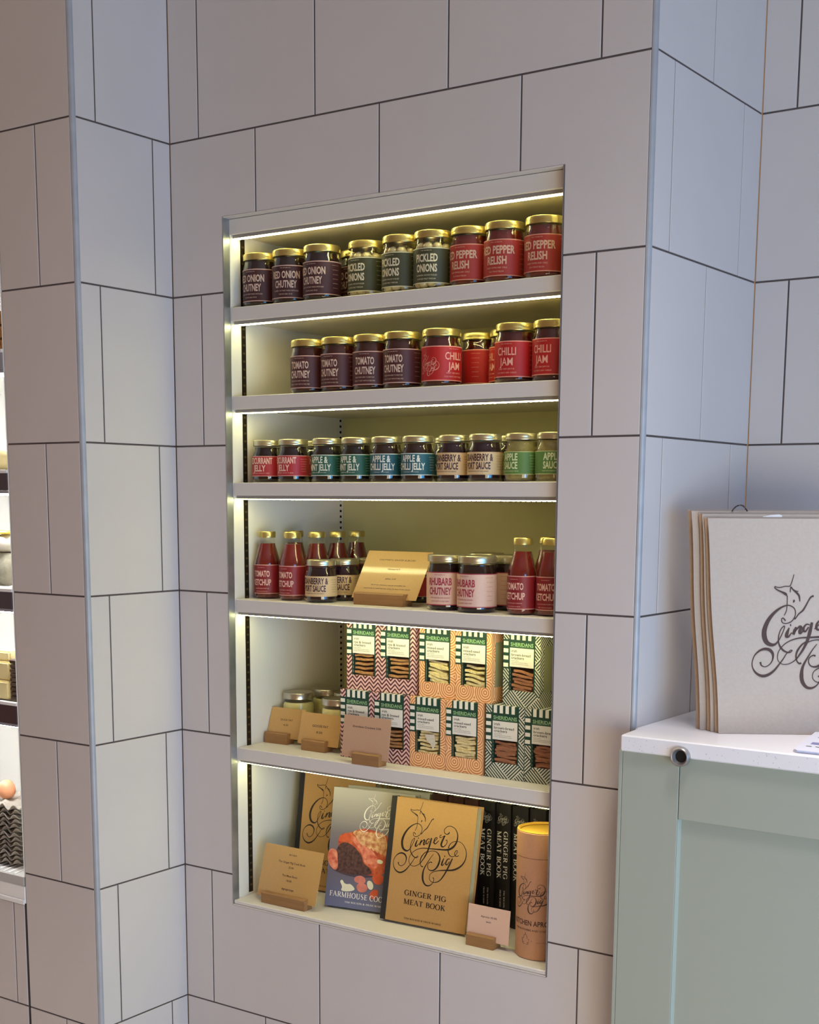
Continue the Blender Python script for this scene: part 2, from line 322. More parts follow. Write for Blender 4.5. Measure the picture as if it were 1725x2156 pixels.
LG = logo(); LGB = logo(1.65)

# ---------------------------------------------------------------- setting: tiled walls
ZTOP = 2.9
def cells_rest(u0, u1, z0, z1, hole):
    if not hole: return [(u0, u1, z0, z1)]
    a, b, c, d = hole
    us = sorted({u0, u1, *[t for t in (a, b) if u0 < t < u1]}); zs = sorted({z0, z1, *[t for t in (c, d) if z0 < t < z1]})
    return [(p, q, r, s) for p, q in zip(us, us[1:]) for r, s in zip(zs, zs[1:]) if not (a-1e-6 <= (p+q)/2 <= b+1e-6 and c-1e-6 <= (r+s)/2 <= d+1e-6)]
def slab(u0, u1, z0, z1, d0, d1, conv, hole=None, bev=0.0, name='slab'):
    bm = bmesh.new(); vc = {}
    def V(u, z):
        k = (round(u, 6), round(z, 6))
        if k not in vc: vc[k] = bm.verts.new((u, z, d0))
        return vc[k]
    cs = cells_rest(u0, u1, z0, z1, hole)
    if not cs: bm.free(); return None
    fs = [bm.faces.new((V(a, c), V(b, c), V(b, d), V(a, d))) for a, b, c, d in cs]
    r = bmesh.ops.extrude_face_region(bm, geom=fs)
    for g in r['geom']:
        if isinstance(g, bmesh.types.BMVert): g.co.z = d1
    bmesh.ops.recalc_face_normals(bm, faces=bm.faces)
    if bev:
        ed = [e for e in bm.edges if abs(e.verts[0].co.z-d0) < 1e-7 and abs(e.verts[1].co.z-d0) < 1e-7 and abs(e.calc_face_angle(0)) > 1]
        bmesh.ops.bevel(bm, geom=ed, offset=bev, segments=1, affect='EDGES', clamp_overlap=True)
    for v in bm.verts: v.co = Vector(conv(v.co.x, v.co.y, v.co.z))
    return fin(bm, name)
def tiled_wall(name, conv, u0, u1, even, odd, W=.2979, z0=0.0, z1=ZTOP, hole=None, thick=.03, zk=None):
    wl = part(name, slab(u0, u1, z0, z1, .0016, thick, conv, hole, 0, name), None, GROUT); wl['kind'] = 'structure'
    g = .0017
    for k in range(-3, 8):
        hi = min(2.0-.3*k, z1); lo = max(2.0-.3*(k+1), z0)      # course k lies below joint k
        if hi-lo < .02: continue
        j = odd if k % 2 == 0 else even
        first = j+math.floor((u0-j)/W)*W; a = first
        while a < u1-1e-4:
            p, q = max(a, u0), min(a+W, u1)
            if q-p > .012:
                me = slab(p+(g if p > u0+1e-5 else .0006), q-(g if q < u1-1e-5 else .0006), lo+(g if lo > 0 else 0), hi-g, 0.0, .0015, conv, hole, .0007, 'tile')
                if me: part('tile', me, wl, TILE)
            a += W
    return wl
XL, XR = -.2652, .7964
NX0, NX1, NZ0, NZ1 = -.1229, .6424, 2-1.5645, 2-.1575
tiled_wall('wall_back', lambda u, z, d: (u, d, z), XL+.0005, XR, -.1864, -.1864+.1489, hole=(NX0-.0025, NX1+.0025, NZ0-.0025, NZ1+.0025))
tiled_wall('wall_left_return', lambda u, z, d: (XL-d, u, z), -.2466, 0.0, -.1968, -.0480)
tiled_wall('wall_right_return', lambda u, z, d: (.8044-d, u, z), .008, .4547, .2296, .0737)
tiled_wall('wall_right', lambda u, z, d: (u, .4547+d, z), .8049, 2.3, XR+.0738, XR+.0738+.149)
tiled_wall('wall_left', lambda u, z, d: (u, -.2546+d, z), -.4890, -.2745, -.2245, -.3735)
def quarter(name, cx, cy, r, a0, a1):
    pts = [(cx+r*math.cos(math.radians(a0+(a1-a0)*i/6)), cy+r*math.sin(math.radians(a0+(a1-a0)*i/6))) for i in range(7)]+[(cx, cy)]
    o = part(name, prism(pts, 0, ZTOP, lambda a, b, d: (a, b, d), name), None, TRIMM); o['kind'] = 'structure'; return o
quarter('trim_1', -.2741, -.2459, .0088, 270, 360)
quarter('trim_2', .7968, .0078, .0078, 270, 360)
# the pier's hidden flank and rear, so that it is a solid pier from the side too
o = part('wall_left_flank', box('wall_left_flank', -.4884, -.2960, -.2200, .4, 0, ZTOP), None, TILE); o['kind'] = 'structure'
fr = part('trim_3', box('trim_3', NX0-.002, NX0, -.0008, .0178, NZ0-.002, NZ1+.002), None, ALU); fr['kind'] = 'structure'
part('jamb', box('jamb', NX1, NX1+.002, -.0008, .0178, NZ0-.002, NZ1+.002), fr, ALU)
part('head', box('head', NX0+.0001, NX1-.0001, -.0008, .0178, NZ1, NZ1+.002), fr, PAINT)
part('sill', box('sill', NX0+.0001, NX1-.0001, -.0008, .0178, NZ0-.002, NZ0), fr, PAINT)
o = part('floor', box('floor', -2.4, 5.0, -5.0, .5, -.05, 0), None, FLOORM); o['kind'] = 'structure'
o = part('ceiling', box('ceiling', -2.4, 5.0, -5.0, .5, ZTOP, ZTOP+.05), None, CEILM); o['kind'] = 'structure'

# ---------------------------------------------------------------- shelving built into the niche
SZ = [2-.3277, 2-.5017, 2-.6743, 2-.9131, 2-1.2265, 2-1.556]   # tops of the shelves, top to bottom
SH = .0265; IX0, IX1, YF, YB = -.1226, .6421, .0182, .385
def led_parts(root, z):
    """z = underside of the board the light hangs from"""
    part('led_profile', box('led_profile', IX0+.0008, IX1-.0008, .0262, .0405, z-.0062, z-.0001, .0006), root, ALU_D)
    part('led_strip', box('led_strip', IX0+.0012, IX1-.0012, .0275, .0395, z-.0073, z-.0063), root, LED)
    bm = bmesh.new(); x = IX0+.006
    while x < IX1-.008:
        bbox(bm, x, x+.0045, .031, .036, z-.0080, z-.0074); x += .0105
    d = part('led_diodes', fin(bm, 'led_diodes'), root, LEDHOT); d['kind'] = 'stuff'
t = thing('wall_shelving', 'tall white built-in shelving case let into the tiled wall', 'shelving', (0, 0, NZ0))
def sp(name, x0, x1, y0, y1, z0, z1, m=PAINT, bev=.0008): return part(name, box(name, x0, x1, y0, y1, z0-NZ0, z1-NZ0, bev), t, m)
sp('side_panel', IX0-.017, IX0, YF, .40, NZ0, NZ1); sp('side_panel', IX1, IX1+.017, YF, .40, NZ0, NZ1)
sp('back_panel', IX0, IX1, YB, .40, NZ0, NZ1, mat('cream_back_panel', (204, 196, 150), .5))
sp('top_panel', IX0, IX1, YF, YB-.0005, 2-.1872, NZ1-.0002)
sp('bottom_panel', IX0, IX1, .0006, YB-.0005, NZ0+.0002, SZ[5], PAINT, .0015)
led_root = t
z_ = 2-.1872-NZ0
led_parts(t, z_)
for x, sg in ((IX0, 1), (IX1, -1)):
    for y0, m_, back in ((.0485, DARKMETAL, 0), (.3675, PAINT, 1)):
        a, b = sorted((x+sg*.0001, x+sg*.0012))
        st = part('slotted_strip', box('slotted_strip', a, b, y0, y0+.0125, SZ[5]+.006-NZ0, 2-.19-NZ0), t, m_)
        bm = bmesh.new(); z = SZ[5]+.02
        while z < 2-.2:
            a, b = sorted((x+sg*.00125, x+sg*.0016)); bbox(bm, a, b, y0+.003, y0+.0095, z-NZ0, z+(.0052 if back else .004)-NZ0); z += .0125 if back else .016
        s2 = part('strip_slots', fin(bm, 'strip_slots'), st, BLACK if back else mat('slot_rim', (96, 80, 50), .4, .6)); s2['kind'] = 'stuff'
names = ['red onion chutney, pickled onion and pepper relish jars', 'tomato chutney and chilli jam jars', 'small jelly and sauce jars', 'ketchup bottles and a yellow sign', 'cracker cartons and fat jars']
sh0 = None
for i in range(5):
    lab = 'white lit shelf carrying the '+names[i]
    if i == 0:
        sh0 = thing('shelf', lab, 'shelf', (0, 0, SZ[0]), 0, 'white lit shelves in the wall case')
        part('board', box('board', IX0+.0005, IX1-.0005, YF, YB-.001, -SH, 0, .0012), sh0, PAINT)
        led_parts(sh0, -SH)
    else: dup(sh0, (0, 0, SZ[i]), 0, lab)

# ---------------------------------------------------------------- jars
def arc_conv(r, z0=0.0, a0=0.0):
    return lambda a, b: (r*math.sin(a/r+a0), -r*math.cos(a/r+a0), b+z0)
def label_mesh(r, z0, z1, bw, ang=350, seg=56):
    """wrap-round paper label with printed border lines (material 1)"""
    bm = bmesh.new(); zs = [z0, z0+bw, z1-bw, z1]; rows = []
    for z in zs: rows.append([bm.verts.new((r*math.sin(a), -r*math.cos(a), z)) for a in [math.radians(-ang/2+ang*i/seg) for i in range(seg+1)]])
    for k in range(3):
        for i in range(seg):
            f = bm.faces.new((rows[k][i], rows[k][i+1], rows[k+1][i+1], rows[k+1][i])); f.material_index = 0 if k == 1 else 1; f.smooth = True
    return fin(bm, 'label')
def cyl_print(fl, r, name='lettering'):
    return fl.mesh(arc_conv(r), name)
TEXTS = {}
def small_lines(fl, x, z, h, lines, gap, align=0, mi=0, sx=.8):
    for i, s in enumerate(lines): fl.add(sans(s, h, sx, .0, 1), x, z-i*gap, mi)
BIG = dict(r=.0372, h=.104, z0=.0098, z1=.0722, lid=.0362, lidh=.0132, neck=.0335, c1=.0136, l1=.0478, l2=.0300, s1=.0226, s2=.0165, top=.0662, bw=.0017)
SML = dict(r=.0325, h=.0855, z0=.0125, z1=.0532, lid=.0302, lidh=.0115, neck=.0275, c1=.0124, l1=.0376, l2=.0228, s1=.0176, s2=None, top=None, bw=.0014)
JAR = {}
PALEGOLD = mat('pale_gold_lid', (204, 196, 166), .3, .9, noise=.05, nscale=60)
def jar_proto(key, D, cont, labcol, inkcol, lines, small, border, lidm=None, w1=None, w2=None, fill=.93, extra=None):
    t = thing('jar', 'x', 'jar')
    r, h = D['r'], D['h']; sh = h-D['lidh']-.009; nk = D['neck']; lidm = lidm or (PALEGOLD if D is SML or key == 'rhubarb' else GOLD)
    part('glass', lathe([(0, .0006), (r-.004, .0), (r-.0008, .003), (r, .007), (r, sh-.012), (r-.0012, sh-.005), (nk+.0012, sh+.001), (nk, sh+.004), (nk, h-.004)], 44), t, GLASS)
    c = cont if isinstance(cont, bpy.types.Material) else mat('contents_'+key, cont, .12, 0, .35, 90, 0, .6)
    ri = r-.0013; zt = min(sh+.006, h*fill-D['lidh']+.006)
    co = part('contents', lathe([(0, .002), (ri-.004, .002), (ri, .007), (ri, sh-.013), (nk-.0008, sh), (nk-.0012, zt), (0, zt)], 40), t, c)
    lz = h-D['lidh']; R = D['lid']
    part('lid', lathe([(R-.0018, lz-.0004), (R-.0003, lz), (R, lz+.0014), (R-.0004, lz+.0026), (R-.0002, lz+.005), (R-.0002, h-.0035), (R-.0008, h-.0012), (R-.0025, h), (R-.006, h-.0004), (R-.008, h-.0012), (0, h-.0012)], 44), t, lidm)
    lm = mat('label_'+key, labcol, .5, 0, .04, 200); bm_ = mat('label_border_'+key, border, .5); im = mat('label_ink_'+key, inkcol, .55)
    lb = part('label', label_mesh(r+.0003, D['z0'], D['z1'], D['bw']), t, [lm, bm_])
    bo = .03 if len(lines[1]) > 3 else .013; fl = Flat().add(fit(lines[0], w1, D['c1'], bo), 0, D['l1']); f2 = Flat().add(fit(lines[1], w2, D['c1'], bo), 0, D['l2'])
    part('name_lettering', cyl_print(fl, r+.00055), lb, im); part('name_lettering', cyl_print(f2, r+.00055), lb, im)
    fl = Flat()
    small_lines(fl, 0, D['s1'], .0027 if D is BIG else .0022, small[:1 if D['s2'] is None else 2], .0064, sx=.85)
    if D['top']: fl.add(sans('THE GINGER PIG', .0019, 1.1, .0, 1), 0, D['top'])
    xi = r*1.42                                                    # ingredients column round to the right
    for i, s in enumerate(('INGREDIENTS: VEGETABLES', 'SUGAR, VINEGAR, SPICE', 'SALT, MUSTARD SEED', 'BEST BEFORE: SEE LID', 'KEEP REFRIGERATED', 'ONCE OPENED. 280g')):
        fl.add(sans(s, .0013, .8, 0, 1), xi, D['z1']-.008-i*(D['z1']-D['z0']-.012)/6)
    part('small_print', cyl_print(fl, r+.00055), lb, im)['kind'] = 'stuff'
    if extra:
        fl = Flat(); extra(fl, D); part('emblem', cyl_print(fl, r+.00055), lb, im)
    JAR[key] = [t, D, False]
def put_jar(key, x, y, si, a, label, group=None, dz=0.0):
    """a = how far (degrees) the label's middle turns left of the line to the shopper"""
    t, D, used = JAR[key]
    rz = math.atan2(1.8116-x, y+2.1019)-math.radians(a+(5 if 0 < a < 50 else 0))
    loc = (x, y, SZ[si]+.0002+dz)
    if not used: t.location = loc; t.rotation_euler = (0, 0, rz); t['label'] = label; JAR[key][2] = True; o = t
    else: o = dup(t, loc, rz, label)
    if group: o['group'] = group
    return o
CR = (206, 178, 158)
jar_proto('onion', BIG, (34, 14, 18), (62, 24, 29), CR, ('RED ONION', 'CHUTNEY'), ('A SWEET CHUTNEY MADE WITH RED', 'ONIONS AND SPICE'), (196, 160, 148), w1=.060, w2=.047)
jar_proto('pepper', BIG, (104, 26, 16), (160, 46, 36), (206, 168, 140), ('RED PEPPER', 'RELISH'), ('SWEET PEPPERS AND CHILLI', 'IN A TANGY RELISH'), (206, 140, 118), w1=.068, w2=.038)
jar_proto('tomato', BIG, (58, 16, 12), (74, 29, 30), CR, ('TOMATO', 'CHUTNEY'), ('MADE WITH RIPE TOMATOES', 'IDEAL TO EAT WITH PORK PIES'), (200, 160, 148), w1=.041, w2=.046)
def chilli_logo(fl, D): fl.add(LGB, -.0510, .0405, 0, .26)
jar_proto('chilli', BIG, (70, 10, 8), (172, 24, 25), (222, 160, 138), ('CHILLI', 'JAM'), ('SWEET, FIERY JAM FOR', 'COLD MEATS AND CHEESES'), (224, 150, 130), w1=.037, w2=.026, extra=chilli_logo)
BR_ = mat('onion_brine', (120, 112, 60), .2, 0, .2, 60)
jar_proto('pickled', BIG, BR_, (62, 62, 36), (216, 204, 170), ('PICKLED', 'ONIONS'), ('SILVERSKIN ONIONS PICKLED', 'IN SPICED MALT VINEGAR'), (206, 200, 160), w1=.044, w2=.042)
# pickled onions: shrink the brine core and pack whole onions behind the glass
tp = JAR['pickled'][0]
ONION = mat('pickled_onion', (216, 196, 138), .3, 0, .15, 120, 0, .4)
for ch in tp.children:
    if ch.name.startswith('contents'): ch.scale = (.62, .62, .98)
ome = lathe([(0, -.0095), (.006, -.0085), (.0105, -.003), (.0112, .001), (.0085, .0065), (.003, .0095), (0, .0105)], 16)
rnd = random.Random(3)
for zc, n, ph in ((.0128, 9, .1), (.0750, 9, .5)):
    for i in range(n):
        a = 2*PI*i/n+ph
        o = part('onion', ome, tp, ONION, (.0243*math.cos(a), .0243*math.sin(a), zc+rnd.uniform(-.001, .001))); o.rotation_euler = (rnd.uniform(-.6, .6), rnd.uniform(-.6, .6), a); s = rnd.uniform(.84, .93); o.scale = (s, s, s)
jar_proto('redcurrant', SML, (22, 8, 12), (172, 36, 46), (226, 190, 170), ('REDCURRANT', 'JELLY'), ('MADE WITH REDCURRANTS TO SERVE',), (210, 150, 140), w1=.058, w2=.030)
jar_proto('mint', SML, (18, 14, 10), (28, 84, 66), (214, 214, 190), ('APPLE &', 'MINT JELLY'), ('BRAMLEY APPLES WITH MINT',), (200, 210, 190), w1=.040, w2=.052)
jar_proto('chillijelly', SML, (40, 18, 12), (28, 82, 92), (214, 214, 200), ('APPLE &', 'CHILLI JELLY'), ('A CLEAR JELLY WITH A KICK',), (200, 210, 200), w1=.040, w2=.058)
jar_proto('berry', SML, (36, 12, 26), (206, 176, 132), (64, 32, 42), ('CRANBERRY &', 'PORT SAUCE'), ('MADE WITH RUBY PORT AND BERRIES',), (196, 164, 122), w1=.062, w2=.052)
jar_proto('applesauce', SML, (150, 138, 78), (86, 124, 58), (206, 214, 160), ('APPLE', 'SAUCE'), ('MADE WITH BRAMLEY APPLES',), (176, 180, 120), w1=.031, w2=.031)
jar_proto('rhubarb', BIG, (30, 16, 18), (214, 176, 156), (160, 46, 66), ('RHUBARB', 'CHUTNEY'), ('WITH GINGER AND RAISINS', 'GOOD WITH COLD HAM'), (158, 48, 66), w1=.048, w2=.046)

g1 = 'jars on the top shelf'
put_jar('onion', -.0822, .066, 0, 32, 'dark red onion chutney jar at the far left end of the top shelf', g1)
put_jar('onion', -.0030, .064, 0, 13, 'red onion chutney jar whose whole name shows, second from left on top shelf', g1)
put_jar('onion', .0794, .060, 0, 31, 'front red onion chutney jar standing left of the gap before the pickled onions', g1)
put_jar('onion', .1040, .145, 0, 30, 'red onion chutney jar set back, peeping through the gap beside the pickled onions', g1)
put_jar('pickled', .1776, .075, 0, 35, 'pickled onion jar nearest to the red onion chutneys', g1)
put_jar('pickled', .2650, .066, 0, 34, 'pickled onion jar in the middle of its three', g1)
put_jar('pickled', .3402, .062, 0, 17, 'pickled onion jar with whole name in view, beside the red relish', g1)
put_jar('pepper', .4158, .070, 0, 28, 'red pepper relish jar touching the pickled onions', g1)
put_jar('pepper', .4919, .064, 0, 19, 'red pepper relish jar in the middle of its three', g1)
put_jar('pepper', .5764, .062, 0, 20, 'red pepper relish jar cut off by the niche edge on the right', g1)
g2 = 'jars on the second shelf'
put_jar('tomato', .0407, .066, 1, 28, 'tomato chutney jar leftmost on the second shelf, empty space to its left', g2)
put_jar('tomato', .1179, .066, 1, 34, 'second tomato chutney jar from the left', g2)
put_jar('tomato', .1962, .066, 1, 20, 'tomato chutney jar with its name squarest to view, third from the left', g2)
put_jar('tomato', .2716, .062, 1, 27, 'tomato chutney jar standing next to the bright red chilli jam', g2)
put_jar('chilli', .3599, .062, 1, -38, 'chilli jam jar turned so its script emblem shows', g2)
put_jar('chilli', .3880, .152, 1, 95, 'chilli jam jar set back and turned to show only small print', g2)
put_jar('chilli', .4640, .1315, 1, 62, 'chilli jam jar half hidden behind the front one at right', g2)
put_jar('chilli', .5164, .066, 1, 22, 'chilli jam jar with its whole name showing, second shelf right', g2)
put_jar('chilli', .5962, .062, 1, 30, 'chilli jam jar cut off by the niche edge on the right', g2)
g3 = 'small jars on the third shelf'
put_jar('redcurrant', -.0748, .072, 2, 30, 'small redcurrant jelly jar leftmost on the third shelf', g3)
put_jar('redcurrant', .0034, .060, 2, 36, 'small redcurrant jelly jar nearer the green mint jellies', g3)
put_jar('redcurrant', .0020, .140, 2, 60, 'small dark jar mostly hidden behind the second redcurrant jelly', g3)
put_jar('mint', .0911, .060, 2, 29, 'small green apple and mint jelly jar beside the redcurrant jelly', g3)
put_jar('mint', .1639, .060, 2, 31, 'small green apple and mint jelly jar beside the teal chilli jelly', g3)
put_jar('chillijelly', .2383, .058, 2, 18, 'small teal apple and chilli jelly jar beside the mint jelly', g3)
put_jar('chillijelly', .3111, .058, 2, 22, 'small teal apple and chilli jelly jar beside the cream labelled sauce', g3)
put_jar('chillijelly', .3270, .140, 2, 90, 'small dark jar set back between teal jelly and cream labelled sauce', g3)
put_jar('berry', .3894, .064, 2, 28, 'small cranberry and port sauce jar beside the teal chilli jelly', g3)
put_jar('berry', .4618, .056, 2, 23, 'small cranberry and port sauce jar beside the green apple sauce', g3)
put_jar('berry', .4783, .130, 2, 80, 'small dark jar set back between cranberry sauce and apple sauce', g3)
put_jar('applesauce', .5361, .062, 2, 36, 'small apple sauce jar with green label, uncut, on the third shelf', g3)
put_jar('applesauce', .6033, .058, 2, 2, 'small apple sauce jar cut off by the niche edge on the right', g3)
g4 = 'jars on the fourth shelf'
put_jar('berry', .0655, .070, 3, 24, 'cranberry and port sauce jar in front of the ketchup bottles', g4)
put_jar('berry', .0715, .139, 3, 22, 'cranberry and port sauce jar set back, beside the yellow sign', g4)
put_jar('berry', .0900, .206, 3, 70, 'small jar far back whose lid rim shows left of the yellow sign', g4)
put_jar('redcurrant', .2250, .200, 3, 100, 'small dark red jar behind the right edge of the yellow sign', g4)
put_jar('rhubarb', .3663, .075, 3, 15, 'rhubarb chutney jar with its whole name showing, right of the sign', g4)
put_jar('rhubarb', .4440, .062, 3, 37, 'rhubarb chutney jar turned to show its small print, left of the ketchup', g4)
put_jar('rhubarb', .4662, .142, 3, 95, 'rhubarb chutney jar in shade behind the front two, beside ketchup', g4)
put_jar('rhubarb', .3800, .195, 3, 70, 'rhubarb chutney jar at the back of the fourth shelf, only its lid showing', g4)

# ketchup bottles
t = thing('bottle', 'x', 'bottle', (0, 0, 0), 0, 'ketchup bottles on the fourth shelf')
R = .0275
part('glass', lathe([(0, .0006), (R-.003, 0), (R-.0006, .003), (R, .007), (R, .073), (R-.001, .080), (R-.0045, .092), (R-.0085, .106), (.0168, .117), (.0160, .121), (.0160, .1275)], 40), t, GLASS)
part('contents', lathe([(0, .002), (R-.004, .002), (R-.0012, .007), (R-.0012, .073), (R-.0022, .080), (R-.0057, .092), (R-.0097, .106), (.0160, .1145), (0, .1145)], 36), t, mat('ketchup', (106, 22, 18), .2, 0, .15, 60, 0, .5))
part('lid', lathe([(.0172, .1262), (.0178, .1268), (.0178, .1372), (.0166, .139), (.0145, .1388), (.013, .138), (0, .138)], 36), t, GOLD)
lb = part('label', label_mesh(R+.0003, .0105, .071, .0016), t, [mat('label_ketchup', (132, 24, 32), .5), mat('label_border_ketchup', (206, 150, 140), .5)])
km = mat('label_ink_ketchup', (222, 178, 160), .55)
part('name_lettering', cyl_print(Flat().add(fit('TOMATO', .038, .0125, .03), 0, .0462), R+.00055), lb, km); part('name_lettering', cyl_print(Flat().add(fit('KETCHUP', .044, .0125, .03), 0, .0285), R+.00055), lb, km)
fl = Flat(); small_lines(fl, 0, .0205, .0022, ('MADE WITH RIPE TOMATOES', 'AND A PINCH OF SPICE'), .006, sx=.85); fl.add(sans('THE GINGER PIG', .0016, 1.0, 0, 1), 0, .0640)
part('small_print', cyl_print(fl, R+.00055), lb, km)['kind'] = 'stuff'
JAR['ketchup'] = [t, None, False]
put_jar('ketchup', -.0907, .085, 3, 25, 'ketchup bottle at the far left of the fourth shelf')
put_jar('ketchup', -.0141, .075, 3, 36, 'ketchup bottle second from left, front row of the fourth shelf')
put_jar('ketchup', -.0874, .172, 3, 60, 'ketchup bottle behind the two front ones at left, mostly hidden')
put_jar('ketchup', -.0101, .150, 3, 80, 'ketchup bottle rising directly behind the front cranberry sauce jar')
put_jar('ketchup', .0000, .207, 3, 80, 'dark ketchup bottle second from the right in the back left group')
put_jar('ketchup', .0030, .270, 3, 80, 'dark ketchup bottle rightmost of the back left group, nearest the sign')
put_jar('ketchup', .5389, .066, 3, 29, 'ketchup bottle at right with its front label in full view')
put_jar('ketchup', .5948, .074, 3, 19, 'ketchup bottle cut off by the niche edge on the right')
put_jar('ketchup', .5385, .160, 3, 80, 'ketchup bottle standing behind the front ones at right')

# fat jars on the fifth shelf
t = thing('fat_jar', 'x', 'jar', (0, 0, 0), 0, 'jars of pale fat on the fifth shelf')
part('glass', lathe([(0, .0006), (.030, 0), (.0335, .003), (.034, .007), (.034, .082), (.0325, .087), (.031, .090), (.031, .094)], 44), t, GLASS)
part('contents', lathe([(0, .002), (.029, .002), (.0327, .007), (.0327, .078), (.030, .083), (0, .083)], 40), t, mat('rendered_fat', (222, 210, 150), .35, 0, .06, 50))
part('lid', lathe([(.0325, .0905), (.0336, .091), (.0336, .102), (.0325, .1038), (.030, .104), (.0285, .1032), (0, .1032)], 44), t, SILVER)
lb = part('label', label_mesh(.0343, .020, .060, .001), t, [mat('label_fat', (214, 196, 150), .5), mat('label_border_fat', (190, 170, 120), .5)])
fl = Flat().add(fit('GOOSE', .020, .006, .01), 0, .046).add(fit('FAT', .012, .006, .01), 0, .035)
part('lettering', cyl_print(fl, .0346), lb, INK)
JAR['fat'] = [t, None, False]
put_jar('fat', -.0866, .178, 4, 20, 'silver lidded jar of duck fat behind the left price card')
put_jar('fat', .0400, .155, 4, 12, 'silver lidded jar of goose fat beside the cracker cartons')
put_jar('fat', -.0730, .262, 4, 20, 'jar of fat in shade at the back left of the fifth shelf')
put_jar('fat', .0080, .238, 4, 20, 'jar of fat in shade behind the goose fat jar')

# ---------------------------------------------------------------- cracker cartons
GREEN = mat('carton_dark_green', (22, 62, 50), .45); LABELW = mat('carton_label', (226, 222, 214), .5); STRIPE = mat('carton_white_stripe', (230, 226, 214), .5)
CGREEN = mat('carton_side_green', (146, 146, 118), .5); PALEGREEN = mat('print_pale_green', (150, 190, 140), .5); GREYINK = mat('print_grey_green', (60, 66, 52), .6)
PT = {'rye': pattern('chevron_print', 'chevron', (228, 188, 182), (84, 32, 40)), 'mixed': pattern('ring_print', 'rings', (244, 202, 160), (198, 126, 70)), 'brown': pattern('basket_print', 'basket', (30, 56, 44), (214, 212, 198))}
CK = {'rye': mat('rye_cracker', (206, 152, 96), .8, 0, .22, 300, .3), 'mixed': mat('seed_cracker', (255, 236, 172), .8, 0, .2, 300, .3), 'brown': mat('brown_cracker', (180, 122, 86), .8, 0, .2, 300, .3)}
BW, BH, BD = .0838, .1388, .056
def cracker_mesh(seed):
    rn = random.Random(seed); bm = bmesh.new(); n = 10; T = []; B = []
    ph = rn.uniform(0, 6); amp = rn.uniform(.0004, .0011)
    for i in range(n+1):
        x = -.0225+.045*i/n; dz = amp*math.sin(ph+i*.7)
        T.append([bm.verts.new((x, y+rn.uniform(-.0008, .0008), 0.0024+dz+rn.uniform(-.0002, .0002))) for y in (-.021, .021)])
        B.append([bm.verts.new((x, y, -.0022+dz)) for y in (-.0205, .0205)])
    for i in range(n):
        bm.faces.new((T[i][0], T[i+1][0], T[i+1][1], T[i][1])); bm.faces.new((B[i][0], B[i][1], B[i+1][1], B[i+1][0]))
        bm.faces.new((T[i][0], B[i][0], B[i+1][0], T[i+1][0])); bm.faces.new((T[i][1], T[i+1][1], B[i+1][1], B[i][1]))
    bm.faces.new((T[0][0], T[0][1], B[0][1], B[0][0])); bm.faces.new((T[n][0], B[n][0], B[n][1], T[n][1]))
    return fin(bm, 'cracker')
CKM = {k: [cracker_mesh(i) for i in range(5)] for k in CK}
